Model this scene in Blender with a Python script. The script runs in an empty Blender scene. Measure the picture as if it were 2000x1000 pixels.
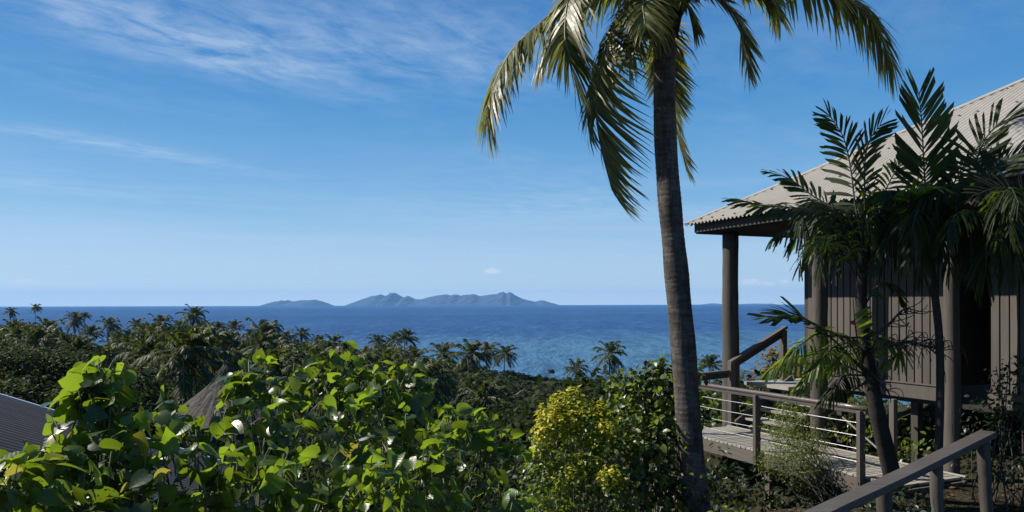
import bpy, math, random
import numpy as np
from mathutils import Vector, Matrix

R = math.radians
rng = np.random.default_rng(7)
random.seed(7)
scene = bpy.context.scene
COL = scene.collection

# ------------------------------------------------------------------ camera, light, exposure
EYE = 30.0                       # eye height above the sea
F = 1500.0                       # focal length in pixels of the 2000 px wide photograph
HV = 593.5                       # image row of the true horizon
cam_d = bpy.data.cameras.new('camera')
cam = bpy.data.objects.new('camera', cam_d)
COL.objects.link(cam)
cam.location = (0, 0, EYE)
cam.rotation_euler = (R(90), R(0.16), 0)
cam_d.sensor_width = 36
cam_d.lens = 36 * F / 2000
cam_d.shift_y = (HV - 500) / 2000
cam_d.clip_start = 0.1
cam_d.clip_end = 90000
scene.camera = cam

SUN_EL = R(41)
SUN_AZ = R(-76)                  # from +Y towards -X
S = Vector((math.sin(SUN_AZ) * math.cos(SUN_EL), math.cos(SUN_AZ) * math.cos(SUN_EL), math.sin(SUN_EL)))
sun_d = bpy.data.lights.new('sun', 'SUN')
sun_d.energy = 5.0
sun_d.angle = R(0.5)
sun_d.color = (1.0, 0.94, 0.84)
sun = bpy.data.objects.new('sun', sun_d)
COL.objects.link(sun)
sun.rotation_euler = S.to_track_quat('Z', 'Y').to_euler()
sun.location = (-60, 10, 90)

scene.view_settings.view_transform = 'Standard'
scene.view_settings.look = 'None'
scene.view_settings.exposure = 0.6
scene.view_settings.gamma = 1.0
scene.view_settings.use_curve_mapping = False
scene.render.engine = 'CYCLES'
scene.cycles.max_bounces = 6
scene.cycles.transparent_max_bounces = 6
scene.cycles.volume_bounces = 0
scene.cycles.use_denoising = True


class NT:
    """small helper round a node tree"""
    def __init__(self, tree):
        self.t = tree
        tree.nodes.clear()

    def n(self, typ, ins=None, **props):
        nd = self.t.nodes.new(typ)
        for k, v in props.items():
            setattr(nd, k, v)
        for k, v in (ins or {}).items():
            self.set(nd.inputs[k], v)
        return nd

    def set(self, sock, v):
        if isinstance(v, bpy.types.NodeSocket):
            self.t.links.new(v, sock)
        elif v is not None:
            if hasattr(sock.default_value, '__len__') and not hasattr(v, '__len__'):
                v = (v,) * len(sock.default_value)
            elif hasattr(sock.default_value, '__len__') and len(sock.default_value) == 4 and len(v) == 3:
                v = (*v, 1)
            sock.default_value = v

    def m(self, op, a, b=None, c=None, clamp=False):
        nd = self.t.nodes.new('ShaderNodeMath')
        nd.operation = op
        nd.use_clamp = clamp
        for i, v in enumerate((a, b, c)):
            if v is not None:
                self.set(nd.inputs[i], v)
        return nd.outputs[0]

    def mix(self, f, a, b, blend='MIX'):
        nd = self.t.nodes.new('ShaderNodeMix')
        nd.data_type = 'RGBA'
        nd.blend_type = blend
        nd.clamp_result = False
        self.set(nd.inputs[0], f)
        self.set(nd.inputs[6], a)
        self.set(nd.inputs[7], b)
        return nd.outputs[2]

    def ramp(self, f, stops):
        nd = self.t.nodes.new('ShaderNodeValToRGB')
        self.set(nd.inputs[0], f)
        e = nd.color_ramp.elements
        while len(e) < len(stops):
            e.new(0.5)
        for i, (p, c) in enumerate(stops):
            e[i].position = p
            e[i].color = (*c, 1) if len(c) == 3 else c
        return nd.outputs[0]

    def rng(self, v, a, b, c=0.0, d=1.0, smooth=False):
        nd = self.t.nodes.new('ShaderNodeMapRange')
        nd.interpolation_type = 'SMOOTHSTEP' if smooth else 'LINEAR'
        self.set(nd.inputs[0], v)
        for i, x in enumerate((a, b, c, d)):
            self.set(nd.inputs[i + 1], x)
        return nd.outputs[0]

    def noise(self, vec, scale, detail=4, rough=0.55, dist=0.0, out='Fac'):
        nd = self.t.nodes.new('ShaderNodeTexNoise')
        self.set(nd.inputs['Vector'], vec)
        self.set(nd.inputs['Scale'], scale)
        self.set(nd.inputs['Detail'], detail)
        self.set(nd.inputs['Roughness'], rough)
        self.set(nd.inputs['Distortion'], dist)
        return nd.outputs[out]

    def mapping(self, vec, scale=(1, 1, 1), rot=(0, 0, 0), loc=(0, 0, 0)):
        nd = self.t.nodes.new('ShaderNodeMapping')
        self.set(nd.inputs[0], vec)
        nd.inputs['Location'].default_value = loc
        nd.inputs['Rotation'].default_value = rot
        nd.inputs['Scale'].default_value = scale
        return nd.outputs[0]

    def bump(self, h, strength, dist):
        nd = self.n('ShaderNodeBump', {'Height': h, 'Strength': strength, 'Distance': dist})
        return nd.outputs[0]


# ---- world: clear daylight sky with thin streaky cirrus and a few small low puffs
world = bpy.data.worlds.new('World')
scene.world = world
world.use_nodes = True
w = NT(world.node_tree)
sky = w.n('ShaderNodeTexSky', sky_type='NISHITA')
sky.sun_disc = False
sky.sun_elevation = SUN_EL
sky.sun_rotation = R(360) + SUN_AZ
sky.air_density = 0.9
sky.dust_density = 0.35
sky.ozone_density = 3.0
sky.altitude = 50
SKY_STRENGTH = 0.055
tc = w.n('ShaderNodeTexCoord')
sep = w.n('ShaderNodeSeparateXYZ', {0: tc.outputs['Generated']})
dx, dy, dz = sep.outputs
K = 1 / (SKY_STRENGTH * 2 ** 0.6)
clear = w.ramp(w.m('MAXIMUM', dz, 0.0), [(0.0, (0.78, 0.96, 1.1)), (0.035, (0.54, 0.76, 0.96)), (0.13, (0.215, 0.50, 0.83)), (0.25, (0.064, 0.31, 0.69)), (0.40, (0.034, 0.20, 0.55)), (1.0, (0.025, 0.10, 0.33))])
clear = w.mix(1.0, clear, (K, K, K), 'MULTIPLY')
skyc = w.mix(0.78, sky.outputs[0], clear)
zc = w.m('MAXIMUM', dz, 0.012)
px = w.m('DIVIDE', dx, zc)
py = w.m('DIVIDE', dy, zc)
# cirrus: plane coordinates turned so that the streaks run along the first axis
ca, sa = math.cos(R(56)), math.sin(R(56))
al = w.m('ADD', w.m('MULTIPLY', px, ca), w.m('MULTIPLY', py, sa))
ac = w.m('SUBTRACT', w.m('MULTIPLY', py, ca), w.m('MULTIPLY', px, sa))
cv = w.n('ShaderNodeCombineXYZ', {0: w.m('MULTIPLY', al, 1.7), 1: w.m('MULTIPLY', ac, 2.9), 2: 0.0})
fine = w.noise(cv.outputs[0], 1.7, 9, 0.68, 0.35)
cv2 = w.n('ShaderNodeCombineXYZ', {0: w.m('MULTIPLY', al, 0.4), 1: w.m('MULTIPLY', ac, 0.8), 2: 3.7})
broad = w.noise(cv2.outputs[0], 1.0, 3, 0.5, 0.3)


def streak(cx, cy, la, lc):
    a0, c0 = cx * ca + cy * sa, cy * ca - cx * sa
    a = w.m('DIVIDE', w.m('SUBTRACT', al, a0), la)
    c = w.m('DIVIDE', w.m('SUBTRACT', ac, c0), lc)
    d2 = w.m('ADD', w.m('MULTIPLY', a, a), w.m('MULTIPLY', c, c))
    return w.m('EXPONENT', w.m('MULTIPLY', d2, -1.0))


tot = None
for (u, v, la, lc, k) in ((430, 105, 0.7, 0.26, 0.95), (250, 40, 0.6, 0.3, 0.6), (560, 60, 0.5, 0.2, 0.5), (780, 60, 0.7, 0.5, 0.42), (150, 160, 0.8, 0.3, 0.22),
                          (190, 275, 0.9, 0.2, 0.7), (330, 305, 0.9, 0.2, 0.4), (120, 365, 1.1, 0.5, 0.65), (1000, 130, 0.6, 0.4, 0.3), (1500, 90, 0.9, 0.5, 0.28), (900, 420, 1.6, 1.0, 0.45), (1150, 400, 1.4, 0.8, 0.4)):
    x, z = (u - 1000) / F, (HV - v) / F
    st = w.m('MULTIPLY', streak(x / z, 1 / z, la, lc), k)
    tot = st if tot is None else w.m('ADD', tot, st)
thr = w.rng(fine, 0.36, 0.72, 0.0, 1.15)
cir = w.m('MULTIPLY', w.m('MULTIPLY', tot, thr), 0.95)
veil = w.m('MULTIPLY', w.rng(broad, 0.42, 0.75), w.m('MULTIPLY', w.rng(fine, 0.36, 0.8), 0.42))
# a low milky band of thin cloud above the horizon
band = w.m('MULTIPLY', w.rng(dz, 0.03, 0.07, 0.0, 1.0, True), w.rng(dz, 0.10, 0.22, 1.0, 0.0, True))
bv = w.n('ShaderNodeCombineXYZ', {0: w.m('MULTIPLY', dx, 2.0), 1: w.m('MULTIPLY', dz, 26.0), 2: 1.3})
bn = w.noise(bv.outputs[0], 1.6, 5, 0.6, 0.6)
bandm = w.m('MULTIPLY', band, w.rng(bn, 0.38, 0.72, 0.0, 0.42))
# small cumulus far out over the sea
yc = w.m('MAXIMUM', dy, 0.05)
qx, qz = w.m('DIVIDE', dx, yc), w.m('DIVIDE', dz, yc)
pv = w.n('ShaderNodeCombineXYZ', {0: w.m('MULTIPLY', qx, 60.0), 1: w.m('MULTIPLY', qz, 130.0), 2: 0.0})
pn = w.noise(pv.outputs[0], 2.2, 5, 0.6, 0.2)
ptot = None
for (u, v, a, b, k) in ((961, 529, 21, 6, 1.0), (1466, 552, 21, 8, 1.0), (1504, 556, 13, 5, 0.9), (1532, 551, 11, 5, 0.9),
                        (45, 548, 42, 8, 0.75), (155, 551, 60, 6, 0.65), (915, 532, 6, 3, 0.6)):
    a_ = w.m('DIVIDE', w.m('SUBTRACT', qx, (u - 1000) / F), a / F)
    b_ = w.m('DIVIDE', w.m('SUBTRACT', qz, (HV - v) / F), b / F)
    d2 = w.m('ADD', w.m('MULTIPLY', a_, a_), w.m('MULTIPLY', b_, b_))
    g = w.m('MULTIPLY', w.m('EXPONENT', w.m('MULTIPLY', d2, -0.8)), k)
    ptot = g if ptot is None else w.m('ADD', ptot, g)
puff = w.rng(w.m('ADD', ptot, w.m('MULTIPLY', w.m('SUBTRACT', pn, 0.5), 1.1)), 0.42, 0.8, 0.0, 0.72, True)
puff = w.m('MULTIPLY', puff, w.rng(ptot, 0.1, 0.3))
cloud = w.m('ADD', w.m('ADD', cir, veil), bandm, clamp=True)
c1 = w.mix(w.m('MULTIPLY', cloud, 0.45), skyc, (0.62 * K, 0.74 * K, 0.90 * K))
c2 = w.mix(puff, c1, (0.74 * K, 0.82 * K, 0.93 * K))
bg = w.n('ShaderNodeBackground', {'Color': c2, 'Strength': SKY_STRENGTH})
wo = w.n('ShaderNodeOutputWorld', {0: bg.outputs[0]})


# ------------------------------------------------------------------ helpers
def P(u, v, Y):
    """the point at distance Y (metres in front of the camera) that the photograph shows at column u, row v"""
    return Vector(((u - 1000) / F * Y, Y, EYE + (HV - v) / F * Y))


D1 = Vector((0.41, -0.912, 0))      # along the villa's front eave, towards the camera
DN = Vector((0.912, 0.41, 0))       # square to it, into the villa


def W(s, n, z):
    p = D1 * s + DN * n
    return Vector((p.x, p.y, EYE + z))


class MB:
    """collects vertices and faces of one mesh"""
    def __init__(self):
        self.V, self.Fc, self.M, self.n = [], [], [], 0

    def add(self, V, Fa, mi=0):
        V = np.asarray(V, dtype=np.float64).reshape(-1, 3)
        Fa = np.asarray(Fa, dtype=np.int64)
        self.V.append(V)
        self.Fc.append(Fa + self.n)
        self.M.append(np.full(len(Fa), mi, dtype=np.int32))
        self.n += len(V)

    def box(self, c, hx, hy, hz, mi=0):
        c, hx, hy, hz = (np.array(x, dtype=float) for x in (c, hx, hy, hz))
        V = [c + sx * hx + sy * hy + sz * hz for sz in (-1, 1) for sy in (-1, 1) for sx in (-1, 1)]
        self.add(V, [(0, 2, 3, 1), (4, 5, 7, 6), (0, 1, 5, 4), (2, 6, 7, 3), (0, 4, 6, 2), (1, 3, 7, 5)], mi)

    def tube(self, pts, rad, n=8, mi=0, cap=True):
        pts = np.asarray(pts, dtype=float)
        k = len(pts)
        rad = np.broadcast_to(np.asarray(rad, dtype=float), (k,))
        T = np.gradient(pts, axis=0)
        T /= np.linalg.norm(T, axis=1)[:, None] + 1e-12
        ref = np.array([0.0, 0, 1]) if abs(T[:, 2]).mean() < 0.8 else np.array([0.0, 1, 0])
        A = np.cross(T, ref)
        A /= np.linalg.norm(A, axis=1)[:, None] + 1e-12
        B = np.cross(T, A)
        th = np.arange(n) * 2 * math.pi / n
        V = pts[:, None, :] + rad[:, None, None] * (np.cos(th)[None, :, None] * A[:, None, :] + np.sin(th)[None, :, None] * B[:, None, :])
        i = np.arange(k - 1)[:, None] * n
        j = np.arange(n)[None, :]
        j2 = (j + 1) % n
        Fq = np.stack([i + j, i + j2, i + n + j2, i + n + j], axis=-1).reshape(-1, 4)
        base = self.n
        self.add(V.reshape(-1, 3), Fq, mi)
        if cap:
            c0, c1 = pts[0], pts[-1]
            jj = np.arange(n)
            self.V.append(np.array([c0, c1]))
            ia, ib = self.n, self.n + 1
            self.n += 2
            f0 = np.stack([np.full(n, ia), base + (jj + 1) % n, base + jj], axis=-1)
            e = base + (k - 1) * n
            f1 = np.stack([np.full(n, ib), e + jj, e + (jj + 1) % n], axis=-1)
            self.Fc += [f0, f1]
            self.M += [np.full(n, mi, dtype=np.int32)] * 2

    def inst(self, TV, TF, Mx, Tr, mi=0):
        """copies of a template: Mx (k,3,3) with the axes as columns, Tr (k,3)"""
        k, nv = len(Tr), len(TV)
        if k == 0:
            return
        V = np.einsum('kij,vj->kvi', Mx, TV) + Tr[:, None, :]
        Fa = (np.asarray(TF)[None] + (np.arange(k) * nv)[:, None, None]).reshape(-1, len(TF[0]))
        self.add(V.reshape(-1, 3), Fa, mi)

    def mesh(self, name, mats, smooth=False):
        me = bpy.data.meshes.new(name)
        V = np.concatenate(self.V).astype(np.float32)
        me.vertices.add(len(V))
        me.vertices.foreach_set('co', V.ravel())
        loops = np.concatenate([f.ravel() for f in self.Fc]).astype(np.int32)
        sizes = np.concatenate([np.full(len(f), f.shape[1], dtype=np.int32) for f in self.Fc])
        starts = np.concatenate([[0], np.cumsum(sizes)[:-1]]).astype(np.int32)
        me.loops.add(len(loops))
        me.loops.foreach_set('vertex_index', loops)
        me.polygons.add(len(sizes))
        me.polygons.foreach_set('loop_start', starts)
        me.polygons.foreach_set('material_index', np.concatenate(self.M))
        me.polygons.foreach_set('use_smooth', np.full(len(sizes), smooth))
        me.update(calc_edges=True)
        for m_ in (mats if isinstance(mats, (list, tuple)) else [mats]):
            me.materials.append(m_)
        return me

    def build(self, name, mats, parent=None, smooth=False, **tags):
        return put(name, self.mesh(name, mats, smooth), parent, **tags)


WLOC = {}


def put(name, data, parent=None, loc=None, **tags):
    o = bpy.data.objects.new(name, data)
    COL.objects.link(o)
    if loc is not None:
        o.location = loc
    if parent is not None:
        o.parent = parent
        o.matrix_parent_inverse = Matrix.Translation(-WLOC.get(parent.name, Vector((0, 0, 0))))
    for k, v in tags.items():
        if v is not None:
            o[k] = v
    return o


def thing(name, label, category, loc, group=None):
    o = bpy.data.objects.new(name, None)
    COL.objects.link(o)
    o.location = loc
    o.empty_display_size = 0.2
    WLOC[o.name] = Vector(loc)
    o['label'] = label
    o['category'] = category
    if group:
        o['group'] = group
    return o


def bar(name, p0, p1, wd, ht, mat, parent=None, bevel=0.006, up=Vector((0, 0, 1)), **tags):
    """a timber of its own: local X runs along it; p0-p1 is its centre line"""
    p0, p1 = Vector(p0), Vector(p1)
    X = (p1 - p0)
    L = X.length
    X.normalize()
    Y = up.cross(X)
    Y.normalize()
    Z = X.cross(Y)
    mb = MB()
    mb.box((0, 0, 0), (L / 2, 0, 0), (0, wd / 2, 0), (0, 0, ht / 2))
    o = put(name, mb.mesh(name, mat), parent, **tags)
    mx = Matrix((X, Y, Z)).transposed().to_4x4()
    mx.translation = (p0 + p1) / 2
    o.matrix_basis = mx
    if bevel:
        b = o.modifiers.new('bevel', 'BEVEL')
        b.width = bevel
        b.segments = 2
    return o


def log(name, p0, p1, r, mat, parent, seed=0, n=18, k=26, **tags):
    """a peeled round post with a slightly uneven outline"""
    g = np.random.default_rng(seed)
    p0, p1 = np.array(p0), np.array(p1)
    t = np.linspace(0, 1, k)
    pts = p0 + (p1 - p0) * t[:, None]
    wob = np.cumsum(g.normal(0, 0.003, (k, 2)), axis=0)
    pts[:, :2] += wob - np.linspace(0, 1, k)[:, None] * wob[-1]
    rad = r * (1 + 0.05 * np.sin(t * 9 + seed) + g.normal(0, 0.012, k))
    mb = MB()
    mb.tube(pts, rad, n)
    return mb.build(name, mat, parent, smooth=True, **tags)


def unit(a):
    return a / (np.linalg.norm(a, axis=-1, keepdims=True) + 1e-12)


def axes(normal, tip, size, wide=1.0):
    """matrices whose columns are leaf-right, leaf-tip and leaf-normal, scaled"""
    tip = unit(tip - normal * (tip * normal).sum(-1, keepdims=True))
    right = np.cross(tip, normal)
    size = np.asarray(size)[:, None]
    return np.stack([right * size * wide, tip * size, normal * size], axis=-1)


def curve(pts, k):
    """k points of a smooth curve through pts"""
    pts = np.array([tuple(p) for p in pts], dtype=float)
    n = len(pts)
    ext = np.vstack([2 * pts[0] - pts[1], pts, 2 * pts[-1] - pts[-2]])
    t = np.linspace(0, n - 1 - 1e-9, k)
    i = t.astype(int)
    f = (t - i)[:, None]
    a, b, c, d = ext[i], ext[i + 1], ext[i + 2], ext[i + 3]
    return 0.5 * (2 * b + (c - a) * f + (2 * a - 5 * b + 4 * c - d) * f ** 2 + (3 * b - a - 3 * c + d) * f ** 3)


# ------------------------------------------------------------------ materials
def new_mat(name):
    m_ = bpy.data.materials.new(name)
    m_.use_nodes = True
    return m_, NT(m_.node_tree)


def out(t, surf):
    t.n('ShaderNodeOutputMaterial', {0: surf})


def leaf_mat(name, dark, light, trans, tfac=0.45, rough=0.38, spec=0.5, by_object=False, accent=None, scale=0.6, vein=False):
    """glossy leaf that lets light through; each leaf has its own tone"""
    m_, t = new_mat(name)
    geo = t.n('ShaderNodeNewGeometry')
    if by_object:
        oi = t.n('ShaderNodeObjectInfo')
        r = oi.outputs['Random']
    else:
        r = geo.outputs['Random Per Island']
    tcn = t.n('ShaderNodeTexCoord')
    nz = t.noise(geo.outputs['Position'], scale, 3, 0.6)
    f = t.m('ADD', t.m('MULTIPLY', r, 0.7), t.m('MULTIPLY', t.m('SUBTRACT', nz, 0.35), 0.6), clamp=True)
    col = t.mix(f, dark, light)
    tr = t.mix(f, tuple(x * 0.75 for x in trans), trans)
    if accent:
        hit = t.m('GREATER_THAN', t.m('FRACT', t.m('MULTIPLY', r, 7.31)), 1 - accent[1])
        col = t.mix(hit, col, accent[0])
        tr = t.mix(hit, tr, accent[0])
    nn = t.noise(geo.outputs['Position'], 90.0, 2, 0.5)
    col = t.mix(t.rng(nn, 0.3, 0.7, 0.0, 0.25), col, tuple(x * 0.55 for x in dark))
    args = {'Base Color': col, 'Roughness': t.rng(nn, 0.3, 0.7, rough - 0.06, rough + 0.12), 'Specular IOR Level': spec}
    if vein:
        ob = tcn.outputs['Object']
        sx = t.n('ShaderNodeSeparateXYZ', {0: ob})
        ax = t.m('ABSOLUTE', sx.outputs[0])
        wv = t.m('SINE', t.m('MULTIPLY', t.m('SUBTRACT', sx.outputs[1], t.m('MULTIPLY', ax, 0.7)), 42.0))
        mid = t.m('LESS_THAN', ax, 0.018)
        h = t.m('ADD', t.m('MULTIPLY', wv, 0.5), t.m('MULTIPLY', mid, 1.2))
        args['Normal'] = t.bump(h, 0.06, 0.02)
        args['Base Color'] = t.mix(t.m('MULTIPLY', mid, 0.55), col, tuple(min(1, x * 2.2) for x in light))
        tr = t.mix(t.rng(wv, 0.85, 1.0, 0.0, 0.15), tr, tuple(x * 1.25 for x in trans))
    pb = t.n('ShaderNodeBsdfPrincipled', args)
    tl = t.n('ShaderNodeBsdfTranslucent', {'Color': tr})
    mx = t.n('ShaderNodeMixShader', {0: tfac, 1: pb.outputs[0], 2: tl.outputs[0]})
    out(t, mx.outputs[0])
    return m_


def wood_mat(name, a, b, rough=0.75, grain=(1.2, 26, 26), bump=0.35, spec=0.3, crack=0.5, coords='Object'):
    m_, t = new_mat(name)
    tcn = t.n('ShaderNodeTexCoord')
    oi = t.n('ShaderNodeObjectInfo')
    off = t.n('ShaderNodeVectorMath', {0: tcn.outputs[coords], 1: t.n('ShaderNodeCombineXYZ', {0: t.m('MULTIPLY', oi.outputs['Random'], 31.0), 1: 0.0, 2: 0.0}).outputs[0]}, operation='ADD')
    v = t.mapping(off.outputs[0], grain)
    n1 = t.noise(v, 1.6, 6, 0.65, 0.4)
    n2 = t.noise(off.outputs[0], 2.3, 3, 0.6)
    f = t.m('ADD', t.m('MULTIPLY', n1, 0.75), t.m('MULTIPLY', n2, 0.35))
    f = t.m('ADD', f, t.m('MULTIPLY', t.m('SUBTRACT', oi.outputs['Random'], 0.5), 0.22))
    col = t.mix(t.rng(f, 0.3, 0.8), a, b)
    n3 = t.noise(t.mapping(off.outputs[0], tuple(g_ * (0.6 if i == 0 else 2.0) for i, g_ in enumerate(grain))), 1.5, 3, 0.5)
    cr = t.rng(n3, 0.62, 0.72)
    col = t.mix(t.m('MULTIPLY', cr, crack), col, tuple(x * 0.3 for x in a))
    pb = t.n('ShaderNodeBsdfPrincipled', {'Base Color': col, 'Roughness': rough, 'Specular IOR Level': spec, 'Normal': t.bump(t.m('SUBTRACT', f, cr), bump, 0.006)})
    out(t, pb.outputs[0])
    return m_


def plain_mat(name, col, rough=0.6, metallic=0.0, var=0.25, scale=6.0, spec=0.4, bump=0.1):
    m_, t = new_mat(name)
    geo = t.n('ShaderNodeNewGeometry')
    n1 = t.noise(geo.outputs['Position'], scale, 5, 0.6)
    c = t.mix(t.rng(n1, 0.3, 0.7), tuple(x * (1 - var) for x in col), tuple(min(1, x * (1 + var)) for x in col))
    pb = t.n('ShaderNodeBsdfPrincipled', {'Base Color': c, 'Roughness': rough, 'Metallic': metallic, 'Specular IOR Level': spec, 'Normal': t.bump(n1, bump, 0.01)})
    out(t, pb.outputs[0])
    return m_


M = {}
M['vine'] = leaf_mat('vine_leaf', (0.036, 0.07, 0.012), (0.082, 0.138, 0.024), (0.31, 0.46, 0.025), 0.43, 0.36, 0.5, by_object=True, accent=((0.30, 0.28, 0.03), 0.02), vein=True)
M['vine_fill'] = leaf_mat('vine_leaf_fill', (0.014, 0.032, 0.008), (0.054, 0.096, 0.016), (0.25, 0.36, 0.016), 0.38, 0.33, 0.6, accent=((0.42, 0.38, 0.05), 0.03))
M['shrub'] = leaf_mat('shrub_leaf', (0.034, 0.066, 0.012), (0.11, 0.155, 0.024), (0.36, 0.48, 0.025), 0.32, 0.35, 0.5, accent=((0.30, 0.30, 0.05), 0.03))
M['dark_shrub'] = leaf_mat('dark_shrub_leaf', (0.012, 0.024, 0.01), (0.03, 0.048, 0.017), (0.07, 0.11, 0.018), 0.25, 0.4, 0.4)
M['yellow'] = leaf_mat('yellow_leaf', (0.36, 0.345, 0.014), (0.64, 0.57, 0.03), (0.6, 0.55, 0.02), 0.38, 0.45, 0.4)
M['lime'] = leaf_mat('lime_leaf', (0.1, 0.135, 0.012), (0.2, 0.22, 0.02), (0.34, 0.4, 0.02), 0.38, 0.42, 0.4)
M['creeper'] = leaf_mat('creeper_leaf', (0.012, 0.024, 0.009), (0.038, 0.055, 0.016), (0.08, 0.12, 0.018), 0.22, 0.6, 0.12)
M['coco'] = leaf_mat('coconut_leaflet', (0.055, 0.068, 0.016), (0.155, 0.155, 0.045), (0.4, 0.41, 0.07), 0.38, 0.42, 0.5, accent=((0.24, 0.18, 0.06), 0.08))
M['macarthur'] = leaf_mat('feather_palm_leaflet', (0.012, 0.022, 0.009), (0.03, 0.043, 0.013), (0.13, 0.21, 0.018), 0.34, 0.5, 0.22)
M['macarthur_pale'] = leaf_mat('feather_palm_young_backlit_leaflet', (0.06, 0.1, 0.012), (0.11, 0.14, 0.02), (0.3, 0.4, 0.025), 0.5, 0.4, 0.5)  # paler copy for young and backlit fronds; the backlight is put into the colour
M['dry'] = leaf_mat('dry_leaflet', (0.07, 0.052, 0.03), (0.16, 0.12, 0.075), (0.14, 0.1, 0.05), 0.2, 0.7, 0.2)
M['grove'] = leaf_mat('grove_palm_leaflet', (0.018, 0.034, 0.009), (0.062, 0.082, 0.022), (0.13, 0.17, 0.022), 0.34, 0.5, 0.2, scale=0.08, accent=((0.16, 0.13, 0.05), 0.03))
M['under'] = leaf_mat('undergrowth_leaf', (0.014, 0.024, 0.007), (0.046, 0.06, 0.018), (0.06, 0.085, 0.016), 0.22, 0.7, 0.08, scale=0.07)
M['almond'] = leaf_mat('almond_tree_leaf', (0.07, 0.064, 0.018), (0.15, 0.12, 0.028), (0.26, 0.22, 0.035), 0.35, 0.5, 0.3, accent=((0.26, 0.12, 0.03), 0.16))
M['fine'] = leaf_mat('feathery_leaf', (0.06, 0.082, 0.025), (0.14, 0.165, 0.045), (0.32, 0.38, 0.06), 0.38, 0.5, 0.3)
M['rachis'] = plain_mat('palm_rachis', (0.16, 0.15, 0.055), 0.5)
M['rachis_dark'] = plain_mat('dark_palm_rachis', (0.035, 0.04, 0.015), 0.5)
M['stem'] = plain_mat('shrub_stem', (0.045, 0.04, 0.03), 0.8, scale=20)
M['twig'] = plain_mat('green_twig', (0.07, 0.085, 0.025), 0.6, scale=20)
M['pale_stem'] = plain_mat('pale_dead_stem', (0.19, 0.17, 0.14), 0.8, scale=20)
M['trunk_far'] = plain_mat('grove_trunk', (0.09, 0.08, 0.065), 0.85, scale=1.5)
M['nut'] = plain_mat('coconut_husk', (0.05, 0.04, 0.02), 0.6)
M['fibre'] = wood_mat('palm_fibre', (0.02, 0.017, 0.012), (0.05, 0.04, 0.03), 0.9, (3, 3, 20), 0.6)
M['post'] = wood_mat('peeled_log', (0.04, 0.034, 0.028), (0.098, 0.085, 0.07), 0.8, (22, 22, 0.9), 0.5, crack=0.6)
M['rail'] = wood_mat('weathered_rail', (0.05, 0.043, 0.037), (0.11, 0.098, 0.086), 0.55, (1.3, 24, 24), 0.3, 0.4)
M['tube_rail'] = wood_mat('oiled_rail', (0.075, 0.058, 0.048), (0.145, 0.118, 0.1), 0.28, (1.3, 24, 24), 0.12, 0.7, 0.2)
M['plank'] = wood_mat('deck_plank', (0.17, 0.155, 0.132), (0.36, 0.335, 0.295), 0.6, (1.2, 30, 30), 0.35, 0.4)
M['beam'] = wood_mat('deck_beam', (0.06, 0.052, 0.043), (0.12, 0.105, 0.088), 0.75, (1.0, 22, 22), 0.3)
M['board'] = wood_mat('wall_board_paint', (0.06, 0.051, 0.043), (0.098, 0.085, 0.072), 0.7, (14, 14, 0.8), 0.12, 0.3, 0.15)
M['trim'] = wood_mat('dark_timber', (0.032, 0.028, 0.024), (0.065, 0.057, 0.05), 0.75, (1.2, 20, 20), 0.2, crack=0.3)
M['dark'] = plain_mat('dark_wall', (0.022, 0.02, 0.018), 0.85)
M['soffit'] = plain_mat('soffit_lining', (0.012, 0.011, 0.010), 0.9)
M['roofing'] = None
M['steel'] = plain_mat('steel_cable', (0.55, 0.54, 0.52), 0.35, 0.9, 0.1)
M['flash'] = plain_mat('metal_flashing', (0.30, 0.28, 0.24), 0.5, 0.0, 0.08, 3)
M['pale_flash'] = plain_mat('pale_flashing', (0.55, 0.55, 0.53), 0.45, 0.0, 0.08, 3)
M['screw'] = plain_mat('roof_screw', (0.10, 0.09, 0.08), 0.5, 0.3)


def roofing(name, a, b, rough=0.5, spec=0.3):
    m_, t = new_mat(name)
    geo = t.n('ShaderNodeNewGeometry')
    n1 = t.noise(geo.outputs['Position'], 1.3, 6, 0.65)
    n2 = t.noise(t.mapping(geo.outputs['Position'], (9, 9, 1.5)), 1.0, 4, 0.6)
    c = t.mix(t.rng(t.m('ADD', t.m('MULTIPLY', n1, 0.6), t.m('MULTIPLY', n2, 0.4)), 0.32, 0.68), a, b)
    st = t.rng(t.noise(geo.outputs['Position'], 5.0, 5, 0.7), 0.60, 0.75)
    c = t.mix(t.m('MULTIPLY', st, 0.35), c, tuple(x * 0.5 for x in a))
    pb = t.n('ShaderNodeBsdfPrincipled', {'Base Color': c, 'Roughness': rough, 'Specular IOR Level': spec})
    out(t, pb.outputs[0])
    return m_


M['roofing'] = roofing('tan_roofing', (0.33, 0.302, 0.252), (0.43, 0.395, 0.335))
M['grey_roofing'] = roofing('grey_roofing', (0.075, 0.072, 0.070), (0.115, 0.11, 0.107), 0.85, 0.03)


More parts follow.
